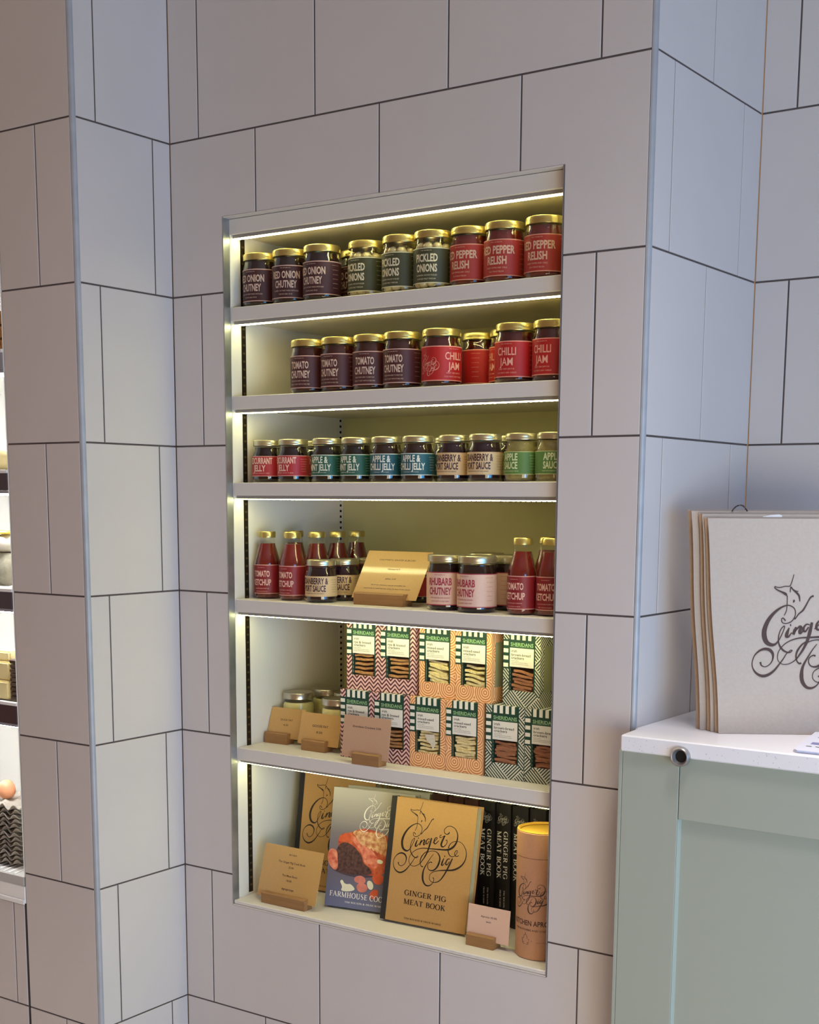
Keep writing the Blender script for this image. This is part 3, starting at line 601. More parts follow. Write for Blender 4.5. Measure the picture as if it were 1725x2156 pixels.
def carton(kind, x, y, z, rz, label, seed, lines, gap=.0052, tilt=0.0):
    t = thing('cracker_carton', label, 'box', (x, y, z), rz, 'cracker cartons in two rows')
    wx0, wx1, wz0, wz1 = .197*BW, .825*BW, .212*BH, .532*BH
    bm = bmesh.new()
    th = .0008
    for a, b, c, d in ((0, wx0, 0, BH), (wx1, BW, 0, BH), (wx0, wx1, 0, wz0), (wx0, wx1, wz1, BH)): bbox(bm, a, b, 0, th, c, d)
    bbox(bm, 0, th, th, BD, 0, BH); bbox(bm, BW-th, BW, th, BD, 0, BH); bbox(bm, th, BW-th, BD-th, BD, 0, BH); bbox(bm, th, BW-th, th, BD-th, 0, th); bbox(bm, th, BW-th, th, BD-th, BH-th, BH)
    part('carton_body', fin(bm, 'carton_body'), t, PT[kind])
    bm = bmesh.new()                      # dark green printed field round the window, tray liner behind it
    gx0, gx1 = .158*BW, .860*BW; gz0, gz1 = wz0, BH
    for a, b, c, d in ((gx0, wx0, gz0, gz1), (wx1, gx1, gz0, gz1), (wx0, wx1, wz1, gz1), (0, gx0, .5*BH, .895*BH)): bbox(bm, a, b, -.00025, -.00005, c, d)
    bbox(bm, gx0, gx1, th, BD-th, BH+.00005, BH+.0002)
    bbox(bm, wx0-.001, wx0-.0002, th+.0002, BD-.002, wz0, wz1); bbox(bm, wx1+.0002, wx1+.001, th+.0002, BD-.002, wz0, wz1)
    gp = part('printed_field', fin(bm, 'printed_field'), t, GREEN)
    bm = bmesh.new()
    for i in range(4):
        zc = BH*(.842-.0975*i); bbox(bm, .0006, .137*BW, -.0005, -.0003, zc-.0037, zc+.0037)
    s = part('white_square', fin(bm, 'white_square'), t, STRIPE); s['kind'] = 'stuff'
    bm = bmesh.new()
    for i in range(4):
        xc = BW*(.247+.1545*i); bbox(bm, xc-.0036, xc+.0036, -.0005, -.0003, .897*BH, BH); bbox(bm, xc-.0036, xc+.0036, -.0005, BD-th, BH+.00025, BH+.0004)
    s = part('awning_stripe', fin(bm, 'awning_stripe'), t, STRIPE); s['kind'] = 'stuff'
    lx0, lx1, lz0, lz1 = .182*BW, .828*BW, .532*BH, .787*BH
    lb = part('label', box('label', lx0, lx1, -.0006, -.0003, lz0, lz1), t, LABELW)
    fl = Flat(); xx = lx0+.0035
    def left(s, h, zz, wd, bold=.0):
        vf = fit(s, wd, h, bold); fl.add(([(a+wd/2+xx, b+zz) for a, b in vf[0]], vf[1]))
    left('irish', .0050, lz1-.0080, .0125, .012); left(lines[0], .0050, lz1-.0150, {'rye': .0420, 'mixed': .0380, 'brown': .0435}[kind], .012); left(lines[1], .0050, lz1-.0208, .0285, .012)
    part('lettering', fl.mesh(lambda a, b: (a, -.00075, b), 'lettering'), lb, GREYINK); fl = Flat()
    left('hand crafted', .0016, lz1-.0246, .0165); left('with stoneground wholemeal flour', .0016, lz1-.0276, .0380); left('perfect with farmhouse cheese', .0016, lz1-.0306, .0390)
    part('small_print', fl.mesh(lambda a, b: (a, -.00075, b), 'small_print'), lb, GREYINK)['kind'] = 'stuff'
    fl = Flat().add(fit('SHERIDANS', .0515, .0068, .018), .505*BW, .812*BH)
    fl.rect(.2*BW, .81*BW, .803*BH, .8055*BH)
    part('wordmark', fl.mesh(lambda a, b: (a, -.0005, b), 'wordmark'), gp, PALEGREEN)
    part('window_film', box('window_film', wx0, wx1, .0002, .0004, wz0, wz1), t, FILM)
    part('side_print', box('side_print', BW+.00005, BW+.0003, .012, BD-.002, .03, .115), t, CGREEN)
    rn = random.Random(seed); zz = .018
    while zz < wz1-.002:
        o = part('cracker', CKM[kind][rn.randrange(5)], t, CK[kind], (BW*.51+rn.uniform(-.0025, .0035), .0232+rn.uniform(-.0012, .0025), zz))
        o.rotation_euler = (rn.uniform(-.03, .05), tilt+rn.uniform(-.05, .05), rn.uniform(-.06, .06)); zz += gap*rn.uniform(.8, 1.25)
    return t
RYE, MIX, BRN = ('rye & linseed', 'crackers'), ('mixed-seed', 'crackers'), ('brown-bread', 'crackers')
z4 = SZ[4]+.0003; z5 = z4+BH+.0008
carton('rye', .1152, .0690, z4, 0, 'chevron carton of rye crackers, lower row, far left behind the daylight-pink card', 1, RYE, .008)
carton('rye', .2004, .0700, z4, 0, 'chevron carton of rye crackers, lower row, beside the orange ringed cartons', 2, RYE, .008)
carton('mixed', .2858, .0718, z4, 0, 'orange ringed cracker carton with a broken white cracker in its window, lower row', 3, MIX, .0062)
carton('mixed', .3710, .0722, z4, 0, 'orange ringed cracker carton, lower row, next to the striped green cartons', 4, MIX, .0048)
carton('brown', .4622, .0712, z4, 0, 'green striped brown bread cracker carton, lower row, fully in view', 5, BRN, .0042)
carton('brown', .5474, .0715, z4, 0, 'green striped brown bread cracker carton, lower row, cut by niche edge', 6, BRN, .0042)
carton('rye', .1232, .0800, z5, 0, 'chevron carton of rye crackers, leftmost of the upper row', 7, RYE, .009)
carton('rye', .2078, .0800, z5, 0, 'chevron carton of rye crackers, upper row, beside the orange ringed ones', 8, RYE, .0075)
carton('mixed', .3016, .0805, z5, 0, 'orange ringed cracker carton, upper row, next to the chevron cartons', 9, MIX, .0055, .18)
carton('mixed', .3866, .0795, z5, math.radians(-3), 'orange ringed cracker carton, upper row, with its side showing', 10, MIX, .0075, .1)
carton('brown', .4930, .0800, z5, math.radians(-5), 'green striped brown bread cracker carton alone at right of the upper row', 11, BRN, .0065, .1)
# the pale broken cracker in the lower ringed carton
bc = [o for o in S.objects if o.name.startswith('cracker_carton')][2]
o = part('broken_cracker', prism([(-.012, .012), (.010, .014), (.013, -.004), (.008, -.016), (.002, -.006), (-.006, 0)], 0, .0011, lambda a, b, d: (a, d, b), 'broken_cracker'), bc, mat('white_cracker', (244, 236, 214), .8, 0, .2, 300, .4), (.047, .0007, .054)); o['label'] = 'pale broken cracker'

# ---------------------------------------------------------------- price cards in oak blocks
def price_card(label, x, y, z, bw, cw, ch, lean, lines, cm, cardx=0.0, rz=0.0, bh=.023, bd=.026, ink=None):
    """x = left end of the block, y = its front; the card stands in a slanted slot and leans back"""
    t = thing('price_card', label, 'sign', (x, y, z), rz, 'price cards in oak blocks')
    sl = .011; tn = math.tan(lean); hw = .0011
    pts = [(0, 0), (bd, 0), (bd, bh*.9), (bd-.002, bh), (sl+.012*tn+hw+.0005, bh), (sl+hw, bh-.012), (sl-hw, bh-.012), (sl+.012*tn-hw-.0005, bh), (.002, bh), (0, bh-.002)]
    part('block', prism(pts, 0, bw, lambda a, b, d: (d, a, b), 'block'), t, OAK)
    c = part('card', box('card', 0, cw, -.0004, .0004, 0, ch, .0001), t, cm, (cardx, sl, bh-.0115)); c.rotation_euler = (-lean, 0, 0)
    for s, h, zz, wd in lines: part('line_of_print', Flat().add(fit(s, wd, h, .012), cw/2, zz).mesh(lambda a, b: (a, -.00055, b), 'line_of_print'), c, ink or BROWNINK)
    return t
price_card('large shiny yellow card leaning back in an oak block on the fourth shelf', .1555, .0600, SZ[3]+.0002, .120, .157, .109, math.radians(33),
    [('CHUTNEYS, SAUCES & JELLIES', .0034, .087, .088), ('Chutneys 4.75', .0034, .066, .030), ('Jellies 3.50', .0034, .044, .026), ('All of our chutneys, sauces and jellies are', .0027, .030, .085), ('hand made in small batches using the best of the season', .0027, .022, .113)], KRAFT, -.0135, 0, .024, .030)
price_card('small kraft card reading duck fat at the left of the fifth shelf', -.1165, .0990, SZ[4]+.0002, .060, .092, .066, math.radians(19), [('DUCK FAT', .0044, .038, .033), ('4.50', .0042, .027, .013)], KRAFT, -.0035, math.radians(2))
price_card('small kraft card reading goose fat, second on the fifth shelf', .0045, .0760, SZ[4]+.0002, .062, .108, .067, math.radians(15), [('GOOSE FAT', .0050, .038, .042), ('8.50', .0046, .025, .016)], KRAFT, -.019)
price_card('small kraft card with daylight pink in its colour, in front of the cracker cartons', .1820, .0190, SZ[4]+.0002, .066, .116, .083, math.radians(7), [('Sheridans Crackers 3.50', .0042, .060, .070)], KRAFT_DAYLIT, -.034)
price_card('wide kraft card headed books at the left of the bottom shelf', -.0640, .0220, SZ[5]+.0002, .118, .160, .112, math.radians(16),
    [('BOOKS', .0034, .094, .020), ('The Ginger Pig Cook Book', .0044, .077, .074), ('25.00', .0042, .067, .014), ('The Meat Book', .0044, .049, .042), ('18.00', .0042, .039, .014), ('#gingerpigs', .0044, .021, .033)], KRAFT, -.021)
price_card('small pale pink card for aprons at the right of the bottom shelf', .4415, .0420, SZ[5]+.0002, .062, .094, .067, math.radians(6), [('Aprons 35.00', .0036, .045, .036), ('each', .0034, .036, .011)], mat('pale_pink_card', (212, 176, 156), .5), -.005)

# ---------------------------------------------------------------- books on the bottom shelf
CLOTH = mat('black_book_cloth', (34, 30, 30), .75, 0, .2, 400); BKRAFT = mat('kraft_cover', (178, 136, 82), .55, 0, .05, 250); PAGES = mat('page_edges', (206, 198, 160), .8, 0, .12, 500)
LBLACK = mat('black_cover', (22, 20, 21), .45); MAROON = mat('maroon_cover', (58, 22, 22), .5)
def book_block(t, wd, ht, th, cover, spine_m, strip=None):
    """root origin: back bottom left; front cover at y=-th"""
    bt = .0026
    part('front_board', box('front_board', 0, wd, -th, -th+bt, 0, ht, .0006), t, cover)
    part('back_board', box('back_board', 0, wd, -bt, 0, 0, ht, .0006), t, cover)
    part('spine', box('spine', -.0008, bt, -th+bt, -bt, 0, ht, .0005), t, spine_m)
    part('page_block', box('page_block', bt+.0005, wd-.004, -th+bt, -bt, .003, ht-.003), t, PAGES)
    if strip: part('cloth_strip', box('cloth_strip', -.0008, strip, -th-.0006, -th-.0001, 0, ht), t, CLOTH)
def meat_book(label, x, y, lean, rz, th=.0270):
    t = thing('meat_book', label, 'book', (x, y, SZ[5]+.0003), rz, 'kraft covered meat books')
    t.rotation_euler = (-lean, 0, rz); wd, ht = .199, .252
    book_block(t, wd, ht, th, BKRAFT, CLOTH, .0115)
    f = t.children[0]
    for nm, vf, dx, dz in (('emblem', LG, .1010, .1650), ('title', serif('GINGER PIG', .0105, .098), .1005, .0565), ('title', serif('MEAT BOOK', .0105, .098), .1005, .0385), ('author_line', serif('TIM WILSON & FRAN WARDE', .0034, .088), .1000, .0085)):
        part(nm, Flat().add(vf, dx, dz).mesh(lambda a, b: (a, -th-.0005, b), nm), f, INK)
    return t
meat_book('front kraft book with script emblem leaning at the middle of the bottom shelf', .2165, .0935, math.radians(10.5), math.radians(3))
meat_book('kraft book with black spine half hidden behind the grey cookbook', -.0870, .1760, math.radians(8.5), math.radians(3))
meat_book('rearmost kraft book whose top edge shows above the half hidden one', -.0905, .2062, math.radians(8.5), math.radians(3))
GREYC = mat('grey_cover', (150, 146, 148), .4)
def grad_cover():
    m = mat('cookbook_cover', (140, 136, 140), .35, coat=.2); nt = m.node_tree; b = nt.nodes['Principled BSDF']
    tc = nt.nodes.new('ShaderNodeTexCoord'); sp_ = nt.nodes.new('ShaderNodeSeparateXYZ'); rp = nt.nodes.new('ShaderNodeValToRGB'); mr = nt.nodes.new('ShaderNodeMapRange')
    mr.inputs[1].default_value = 0; mr.inputs[2].default_value = .25
    e = rp.color_ramp.elements; e[0].position = 0; e[0].color = (*lin((104, 110, 142)), 1); e[1].position = 1; e[1].color = (*lin((176, 170, 162)), 1)
    n = rp.color_ramp.elements.new(.62); n.color = (*lin((118, 110, 116)), 1)
    n = rp.color_ramp.elements.new(.3); n.color = (*lin((104, 98, 112)), 1)
    nt.links.new(tc.outputs['Object'], sp_.inputs[0]); nt.links.new(sp_.outputs[2], mr.inputs[0]); nt.links.new(mr.outputs[0], rp.inputs[0]); nt.links.new(rp.outputs[0], b.inputs['Base Color'])
    return m
GRAD = grad_cover()
PIEM = [mat('roast_orange', (206, 104, 62), .5, 0, .4, 70, 0, 0, .5, (150, 54, 40)), mat('roast_dark', (98, 66, 60), .6, 0, .5, 160, 0, 0, .5, (54, 34, 34)), mat('pastry_pale', (222, 184, 136), .5, 0, .35, 120, 0, 0, .5, (176, 104, 66)),
        mat('shallot_pink', (214, 128, 112), .5, 0, .2, 60), mat('garlic_white', (220, 214, 190), .5), mat('tomato_orange', (210, 92, 54), .5, 0, .25, 60), mat('roast_red', (192, 76, 58), .5, 0, .4, 90, 0, 0, .5, (226, 150, 120)), WHITEINK, mat('roast_shadow', (70, 60, 74), .6)]
def cookbook(label, x, y, lean, rz, art=True, th=.0245):
    t = thing('cookbook', label, 'book', (x, y, SZ[5]+.0003), rz, 'grey farmhouse cookbooks')
    t.rotation_euler = (-lean, 0, rz); wd, ht = .190, .250
    book_block(t, wd, ht, th, GRAD, GREYC)
    f = t.children[0]
    if art:
        kx, kz = .000147, .250/1930.0
        def P(s): return [((float(a)-78)*kx*1.0, .250-(float(b)-50)*kz) for a, b in (q.split(',') for q in s.split())]
        lay = 0; parts_ = []
        def blob(s, mi, smooth=3):
            nonlocal lay
            pts = [Vector(p) for p in P(s)]
            for _ in range(smooth):
                q = []
                for i, p in enumerate(pts):
                    nx = pts[(i+1) % len(pts)]; q += [p*.75+nx*.25, p*.25+nx*.75]
                pts = q
            lay += 1; parts_.append(([tuple(p) for p in pts], mi, lay))
        # the roast, from the plate shadow up to the crust and vegetables (crop coordinates of the printed picture)
        blob('60,1330 260,1440 560,1480 900,1420 1010,1300 1060,1100 900,1150 300,1200', 8)
        blob('210,880 270,790 420,760 540,690 650,668 800,690 950,730 1060,820 1085,1000 1060,1250 960,1380 780,1420 600,1400 420,1430 300,1400 240,1200 230,1000', 0)
        blob('225,890 290,800 350,768 410,790 420,860 330,920 260,930 225,910', 5)
        blob('250,960 340,920 450,960 540,1030 620,1130 640,1230 760,1290 800,1400 600,1420 400,1440 260,1420 140,1330 180,1180 210,1040', 1)
        blob('65,1150 100,1060 160,1050 220,1090 230,1200 250,1300 230,1400 160,1380 100,1310 75,1230', 6)
        blob('420,790 560,860 700,960 830,1060 880,1180 860,1300 760,1270 640,1200 620,1100 560,1000 450,900', 6)
        for i in range(8):                                            # lattice crust, strips with edges
            a = i*62; blob(f'{430+a},{760-i*4} {500+a},{700} {560+a*1.02:.0f},{790+i*14} {640+a*.97:.0f},{930+i*22} {600+a*.97:.0f},{960+i*22} {500+a},{820+i*12}', 2, 2)
        blob('860,1130 960,1150 940,1210 860,1200', 4)
        blob('520,1480 570,1440 650,1430 710,1480 700,1550 600,1560 530,1540', 3)
        blob('560,1610 600,1550 680,1540 745,1590 740,1660 680,1700 600,1690', 3)
        blob('735,1500 790,1490 840,1560 820,1640 760,1630 730,1560', 4)
        blob('790,1430 860,1370 960,1370 990,1440 950,1540 850,1540', 5)
        blob('770,1700 860,1610 930,1640 900,1760 820,1790', 5)
        blob('295,1560 340,1530 370,1590 420,1600 470,1580 560,1660 500,1700 400,1720 320,1710 350,1650', 4)
        fl = Flat()
        for pts, mi, la in parts_: fl.add((pts, [tuple(range(len(pts)))]), mi=mi)
        zoff = {}; k = 0
        for pts, mi, la in parts_:
            for _ in pts: zoff[k] = la; k += 1
        me = bpy.data.meshes.new('cover_picture'); me.from_pydata([(a, -th-.0002-.00003*zoff[i], b) for i, (a, b) in enumerate(fl.v)], [], fl.f)
        for p, m_ in zip(me.polygons, fl.mi): p.material_index = m_
        part('cover_picture', me, f, PIEM)
        for nm, vf, dx, dz, kk in (('emblem', LG, .114, .1985, .54), ('title', serif('FARMHOUSE COOKBOOK', .0110, .176), .0985, .0215, 1), ('author_line', serif('TIM WILSON & FRAN WARDE', .0036, .094), .0945, .0105, 1)):
            part(nm, Flat().add(vf, dx, dz, 0, kk).mesh(lambda a, b: (a, -th-.0012, b), nm), f, WHITEINK)
    return t
cookbook('grey cookbook with a picture of a carved roast on its cover', .0615, .0985, math.radians(10.5), math.radians(10))
cookbook('plain edge of a second grey cookbook behind the pictured one', .0760, .1290, math.radians(10.5), math.radians(10), False)
# standing books, spine out
sx = [.2650, .3046, .3441, .3795, .4195, .4570, .4970, .5362]
spt = Flat()
spt.add(LG, 0, .222, 0, .155)
def vert(vf, cx, cz): return ([(cx+b, cz-a) for a, b in vf[0]], vf[1])
spt.add(vert(serif('GINGER PIG', .0095, .098), .0025, .148)); spt.add(vert(serif('MEAT BOOK', .0095, .098), -.0125, .148))
spt.add(vert(serif('TIM WILSON', .0030, .036), .004, .058)); spt.add(vert(serif('FRAN WARDE', .0030, .036), -.005, .058))
spm = spt.mesh(lambda a, b: (a, -.0006, b), 'spine_print')
SPL = ['maroon book at the left end of the upright row, mostly hidden', 'maroon book second in the upright row, top only showing', 'maroon black book third in the upright row behind the leaning one',
       'upright black book just right of the leaning kraft book', 'upright black book with white spine title in full view', 'upright black book with spine title partly behind the tube', 'upright black book at the right end, behind the tube']
for i in range(7):
    wd = sx[i+1]-sx[i]-.0012; m_ = MAROON if i < 3 else LBLACK
    t = thing('upright_book', SPL[i], 'book', (sx[i]+wd/2+.0006, .1795, SZ[5]+.0002), 0, 'upright books on the bottom shelf')
    bm = bmesh.new(); h2 = .252; r_ = .004
    prof = [(-wd/2, .006), (-wd/2+.0015, .002), (-wd/4, .0004), (0, 0), (wd/4, .0004), (wd/2-.0015, .002), (wd/2, .006), (wd/2-.0028, .006), (wd/2-.004, .0045), (-wd/2+.004, .0045), (-wd/2+.0028, .006)]
    s = part('spine', prism(prof, 0, h2, lambda a, b, d: (a, b, d), 'spine'), t, m_)
    part('board', box('board', -wd/2, -wd/2+.0026, .0063, .175, 0, h2, .0005), t, m_); part('board', box('board', wd/2-.0026, wd/2, .0063, .175, 0, h2, .0005), t, m_)
    part('page_block', box('page_block', -wd/2+.0028, wd/2-.0028, .0065, .171, .003, h2-.003), t, PAGES)
    if i > 1: part('spine_print', spm, s, WHITEINK)['kind'] = 'stuff'
# apron tube
TUBE = mat('kraft_tube', (188, 138, 104), .6, 0, .05, 200); TUBEIN = mat('tube_yellow_rim', (222, 176, 72), .6)
t = thing('apron_tube', 'tall kraft cardboard tube at the right end of the bottom shelf', 'tube', (.5848, .0860, SZ[5]+.0002), math.radians(3))
RT = .0505
tb = part('tube_body', lathe([(0, .001), (RT-.003, 0), (RT-.0004, .001), (RT, .003), (RT, .1945), (0, .1945)], 64), t, TUBE)
part('tube_lid', lathe([(0, .195), (RT-.0006, .195), (RT+.0002, .1955), (RT+.0002, .2415), (RT-.0006, .2425), (RT-.0030, .2420), (RT-.0032, .2385), (0, .2385)], 64), t, TUBE)
part('rim', lathe([(RT-.0060, .2388), (RT-.0032, .2388), (RT-.0031, .2424), (RT-.0006, .2437), (RT-.0036, .2437), (RT-.0060, .2405)], 64), t, TUBEIN)
part('lid_top', lathe([(0, .2387), (RT-.0062, .2387), (RT-.0062, .2392), (0, .2392)], 48), t, TUBEIN)
part('emblem', Flat().add(LGB, .0, .128, 0, .46).mesh(arc_conv(RT+.0003), 'emblem'), tb, BROWNINK)
fl = Flat().add(fit('KITCHEN APRON', .088, .0100, .018), 0, .0665); fl.add(fit('FOR BUTCHERS AND COOKS', .074, .0038, .01), 0, .0560)
for pts in ([(-.004, .040), (.012, .040), (.010, .030), (-.002, .030), (-.004, .040)], [(-.004, .0365), (.018, .037)], [(.000, .0405), (.0005, .046), (.004, .049), (.0075, .046), (.008, .0405)], [(.004, .049), (.004, .053)], [(-.003, .033), (.011, .033)]):
    fl.add(ribbon(pts, [.0009]*len(pts), 1, False), -.014, 0)
fl.add(sans('100% COTTON', .0022, .9, 0, 1), .022, .034)
part('tube_print', fl.mesh(arc_conv(RT+.0003), 'tube_print'), tb, BROWNINK)['kind'] = 'stuff'

# ---------------------------------------------------------------- worktop, cabinet and what stands on it
WT = .911
t = tag(part('worktop', prism([(.8150, -.0740), (1.95, -.0740), (1.95, .4542), (.8046, .4542), (.8046, .0012), (.8150, -.0030)], WT-.0272, WT, lambda a, b, d: (a, b, d), 'worktop', .0022), None, QUARTZ), 'white speckled quartz worktop above the sage green cabinet', 'worktop')
sk = bmesh.new(); rn = random.Random(5)
for i in range(110):
    r = rn.uniform(.0004, .0012)
    if i % 2: x, z = rn.uniform(.82, 1.2), rn.uniform(WT-.025, WT-.003); c = lambda a, b: (x+a, -.07415, z+b)
    else: x, y = rn.uniform(.82, 1.2), rn.uniform(-.07, .40); c = lambda a, b: (x+a, y+b, WT+.00015)
    sk.faces.new([sk.verts.new(c(r*math.cos(k*1.05)*rn.uniform(.6, 1.2), r*math.sin(k*1.05)*rn.uniform(.6, 1.2))) for k in range(6)])
s = part('flecks', fin(sk, 'flecks'), t, mat('quartz_fleck', (200, 202, 210), .4)); s['kind'] = 'stuff'
t = thing('cabinet', 'sage green panelled cabinet under the white worktop', 'cabinet', (.8146, -.0640, 0))
def cb(name, x0, x1, y0, y1, z0, z1, m=SAGE, bev=.0008): return part(name, box(name, x0-.8146, x1-.8146, y0+.064, y1+.064, z0, z1, bev), t, m)
cb('carcass', .8160, 1.93, -.040, .45, .10, WT-.0278); cb('plinth', .8160, 1.93, .01, .05, 0, .0998)
cb('scribe_strip', .8078, .8142, -.0635, -.0025, .02, WT-.0278)
cb('stile', .8150, .9165, -.0640, -.0402, .10, WT-.0282)
cb('top_rail', .9178, 1.93, -.0640, -.0402, .7797, WT-.0282)
cb('bottom_rail', .9178, 1.93, -.0640, -.0402, .10, .20)
cb('panel', .9178, 1.93, -.0555, -.0402, .2003, .7792)
part('bead', prism([(0, 0), (.0036, .0082), (0, .0082)], .2003, .7792, lambda a, b, d: (.9171-.8146+a, b+.0004, d), 'bead'), t, SAGE)
STEEL = mat('grommet_steel', (176, 170, 166), .38, .8)
t = thing('cable_grommet', 'round steel ring with dark hole set in the worktop front edge', 'grommet', (.9240, -.0742, WT-.0245))
gm = lathe([(.0092, -.003), (.0105, -.0005), (.0125, .0045), (.0142, .0052), (.0158, .0035), (.0163, -.001), (.0163, -.004)], 40)
o = part('ring', gm, t, STEEL); o.rotation_euler = (PI/2, 0, 0); o.location = (0, -.004, 0)
o = part('hole', lathe([(0, -.0030), (.0094, -.0030), (.0094, -.0022), (0, -.0022)], 24), t, BLACK); o.rotation_euler = (PI/2, 0, 0); o.location = (0, -.004, 0)  # black disc, the shade inside the ring put into its colour
# paper carrier bags, flat folded, standing on edge
BAG = mat('bag_paper', (184, 172, 161), .75, 0, .05, 180, .12); BAGIN = mat('bag_gusset_paper', (186, 160, 134), .8, 0, .08, 120)
def bag(label, off, s0b, s0t, h, hb=0.0, pr=False, open_=.012, wd=.34):
    e = (math.cos(math.radians(32)), math.sin(math.radians(32)))
    t = thing('paper_bag', label, 'bag', (.940-e[1]*off, .031+e[0]*off, WT+.0004), math.radians(32), 'flat carrier bags standing on the worktop')
    lean = .030
    def c(a, b, d):                     # a along the bag, b up, d backwards
        f = b/h; return (s0b+(s0t-s0b)*f+a+.0015*math.sin(b*23)*math.exp(-a*40), d+lean*f*f+.002*math.sin(b*14+a*9), b)
    def sheet(name, d, a0=0, a1=wd, hh=h, na=10, nb=12, b0=0.0):
        bm = bmesh.new()
        for th in (0, .0007):
            g = [[bm.verts.new(c(a0+(a1-a0)*i/na, b0+(hh-b0)*j/nb, d(j/nb, i/na)+th)) for i in range(na+1)] for j in range(nb+1)]
            for j in range(nb):
                for i in range(na):
                    f = bm.faces.new((g[j][i], g[j][i+1], g[j+1][i+1], g[j+1][i]) if th == 0 else (g[j][i], g[j+1][i], g[j+1][i+1], g[j][i+1])); f.smooth = True
        me = bpy.data.meshes.new(name); bm.to_mesh(me); bm.free(); return me
    fp = part('front_panel', sheet('front_panel', lambda j, i: 0.0), t, BAG)
    part('back_panel', sheet('back_panel', lambda j, i: open_*(1-.35*i), -.004, wd, h+.002), t, BAG)
    bm = bmesh.new(); n = 12; rows = []
    for j in range(n+1):
        b = h*j/n; m_ = .010+.012*j/n
        rows.append([bm.verts.new(c(a, b, d)) for a, d in ((.0004, .0009), (m_, open_*.5), (-.0036, open_-.0006))])
    for j in range(n):
        for k in range(2): bm.faces.new((rows[j][k], rows[j+1][k], rows[j+1][k+1], rows[j][k+1]))
    part('gusset', fin(bm, 'gusset'), t, BAGIN)
    if pr:
        fl = Flat().add(LGB, .1475, .1710, 0, 1.13)
        part('bag_print', fl.mesh(lambda a, b: tuple(Vector(c(a-(s0b+(s0t-s0b)*b/h), b, 0))+Vector((0, -.0006, 0))), 'bag_print'), fp, BROWNINK)
    return t
bag('front paper carrier bag with brown script emblem on the worktop', 0.0, .0024, -.0262, .3545, pr=True)
bag('second paper carrier bag just behind the emblem bag, folded edge showing', .0165, -.0080, -.0330, .361)
b3 = bag('rearmost paper carrier bag in the stack, top edge highest', .0345, -.0230, -.0480, .366, open_=.016)
part('string_handle', tube([(.020+.026*k/8, .026+.004*math.sin(k), .366+.010*math.sin(PI*k/8)) for k in range(9)], .0012, 6, 'string_handle'), b3, BROWNINK)
e32 = (math.cos(math.radians(32)), math.sin(math.radians(32)))
def bp3(s, d, h): return (.940+e32[0]*s-e32[1]*d, .031+e32[1]*s+e32[0]*d, WT+h)
tg = bmesh.new(); vs = [tg.verts.new(bp3(s, .0435, h)) for s, h in ((.060, .330), (.098, .330), (.099, .3600), (.094, .3615), (.080, .3605), (.068, .3580))]; tg.faces.new(vs)
r = bmesh.ops.extrude_face_region(tg, geom=tg.faces[:])
for g in r['geom']:
    if isinstance(g, bmesh.types.BMVert): g.co += Vector((.0004, -.0006, 0))
tag(part('paper_slip', fin(tg, 'paper_slip'), None, mat('white_paper', (236, 236, 238), .6)), 'white slip of paper poking up between the carrier bags', 'paper')
# leaflets
LPAP = mat('leaflet_paper', (222, 222, 234), .5); LBLUE = mat('leaflet_blue', (120, 124, 170), .5)
def leaf_conv(z, dx=0, dy=0):
    O = Vector((1.1008+dx, -.0600+dy, 0)); A = Vector((.148, .006, 0)); B = Vector((-.030, .200, 0))
    return lambda a, b: tuple(O+A*a+B*b+Vector((0, 0, z)))
LL = ['bottom leaflet of the small pile on the worktop', 'middle leaflet of the small pile on the worktop', 'top printed leaflet of the small pile on the worktop']
for i in range(3):
    cv = leaf_conv(0, .0012*i, -.0010*i)
    z0 = WT+.0004+.0016*i
    def c3(a, b, d):
        p = cv(a, b); return (p[0], p[1], z0+d)
    t = thing('leaflet', LL[i], 'leaflet', (0, 0, 0), 0, 'leaflets in a small pile')
    sh = part('sheet', prism([(.04, 0), (1, 0), (1, 1), (.05, 1), (0, .97), (0, .03)], 0, .0014, c3, 'sheet'), t, LPAP if i != 1 else mat('leaflet_blue_paper', (176, 190, 222), .5))
    if i == 2:
        fl = Flat()
        fl.rect(.10, .95, .30, .40); fl.rect(.10, .95, .62, .70); fl.rect(.10, .6, .83, .87)
        part('printed_band', fl.mesh(lambda a, b: c3(a, b, .0016), 'printed_band'), sh, LBLUE)
        fl = Flat()
        for k in range(8): fl.rect(.08+.1*k, .14+.1*k, .19, .215)
        part('printed_line', fl.mesh(lambda a, b: c3(a, b, .0016), 'printed_line'), sh, INK)['kind'] = 'stuff'

# ---------------------------------------------------------------- lit display case at the far left
DWHITE = mat('display_white', (240, 240, 238), .5); DDARK = mat('display_dark_trim', (74, 68, 76), .4); DGREY = mat('display_grey', (150, 150, 158), .45); DMAR = mat('display_plum_trim', (70, 50, 58), .4)
DL = emit('display_lamp', (1.0, .98, .94), 38.0)
DX0, DX1, DY, DB = -1.30, -.4915, -.2550, .20
t = thing('display_case', 'brightly lit white display case beyond the tiled pier', 'display case', (DX0, DY, .40))
def dc(name, x0, x1, y0, y1, z0, z1, m, par=None, bev=.0006):
    if par is None: return part(name, box(name, x0-DX0, x1-DX0, y0-DY, y1-DY, z0-.40, z1-.40, bev), t, m)
    return part(name, box(name, x0-DX0, x1-DX0, y0-DY, y1-DY, z0-.40, z1-.40, bev), par, m)
dc('back_panel', DX0, DX1, DB, DB+.02, .43, 2.2, DWHITE); dc('end_panel', DX0, DX0+.02, DY, DB-.0005, .43, 2.2, DWHITE); dc('end_panel', DX1-.0025, DX1-.0003, DY+.001, DB-.0005, .49, 2.2, DWHITE)
dc('top_panel', DX0, DX1, DY, DB-.0005, 2.2, 2.26, DGREY)
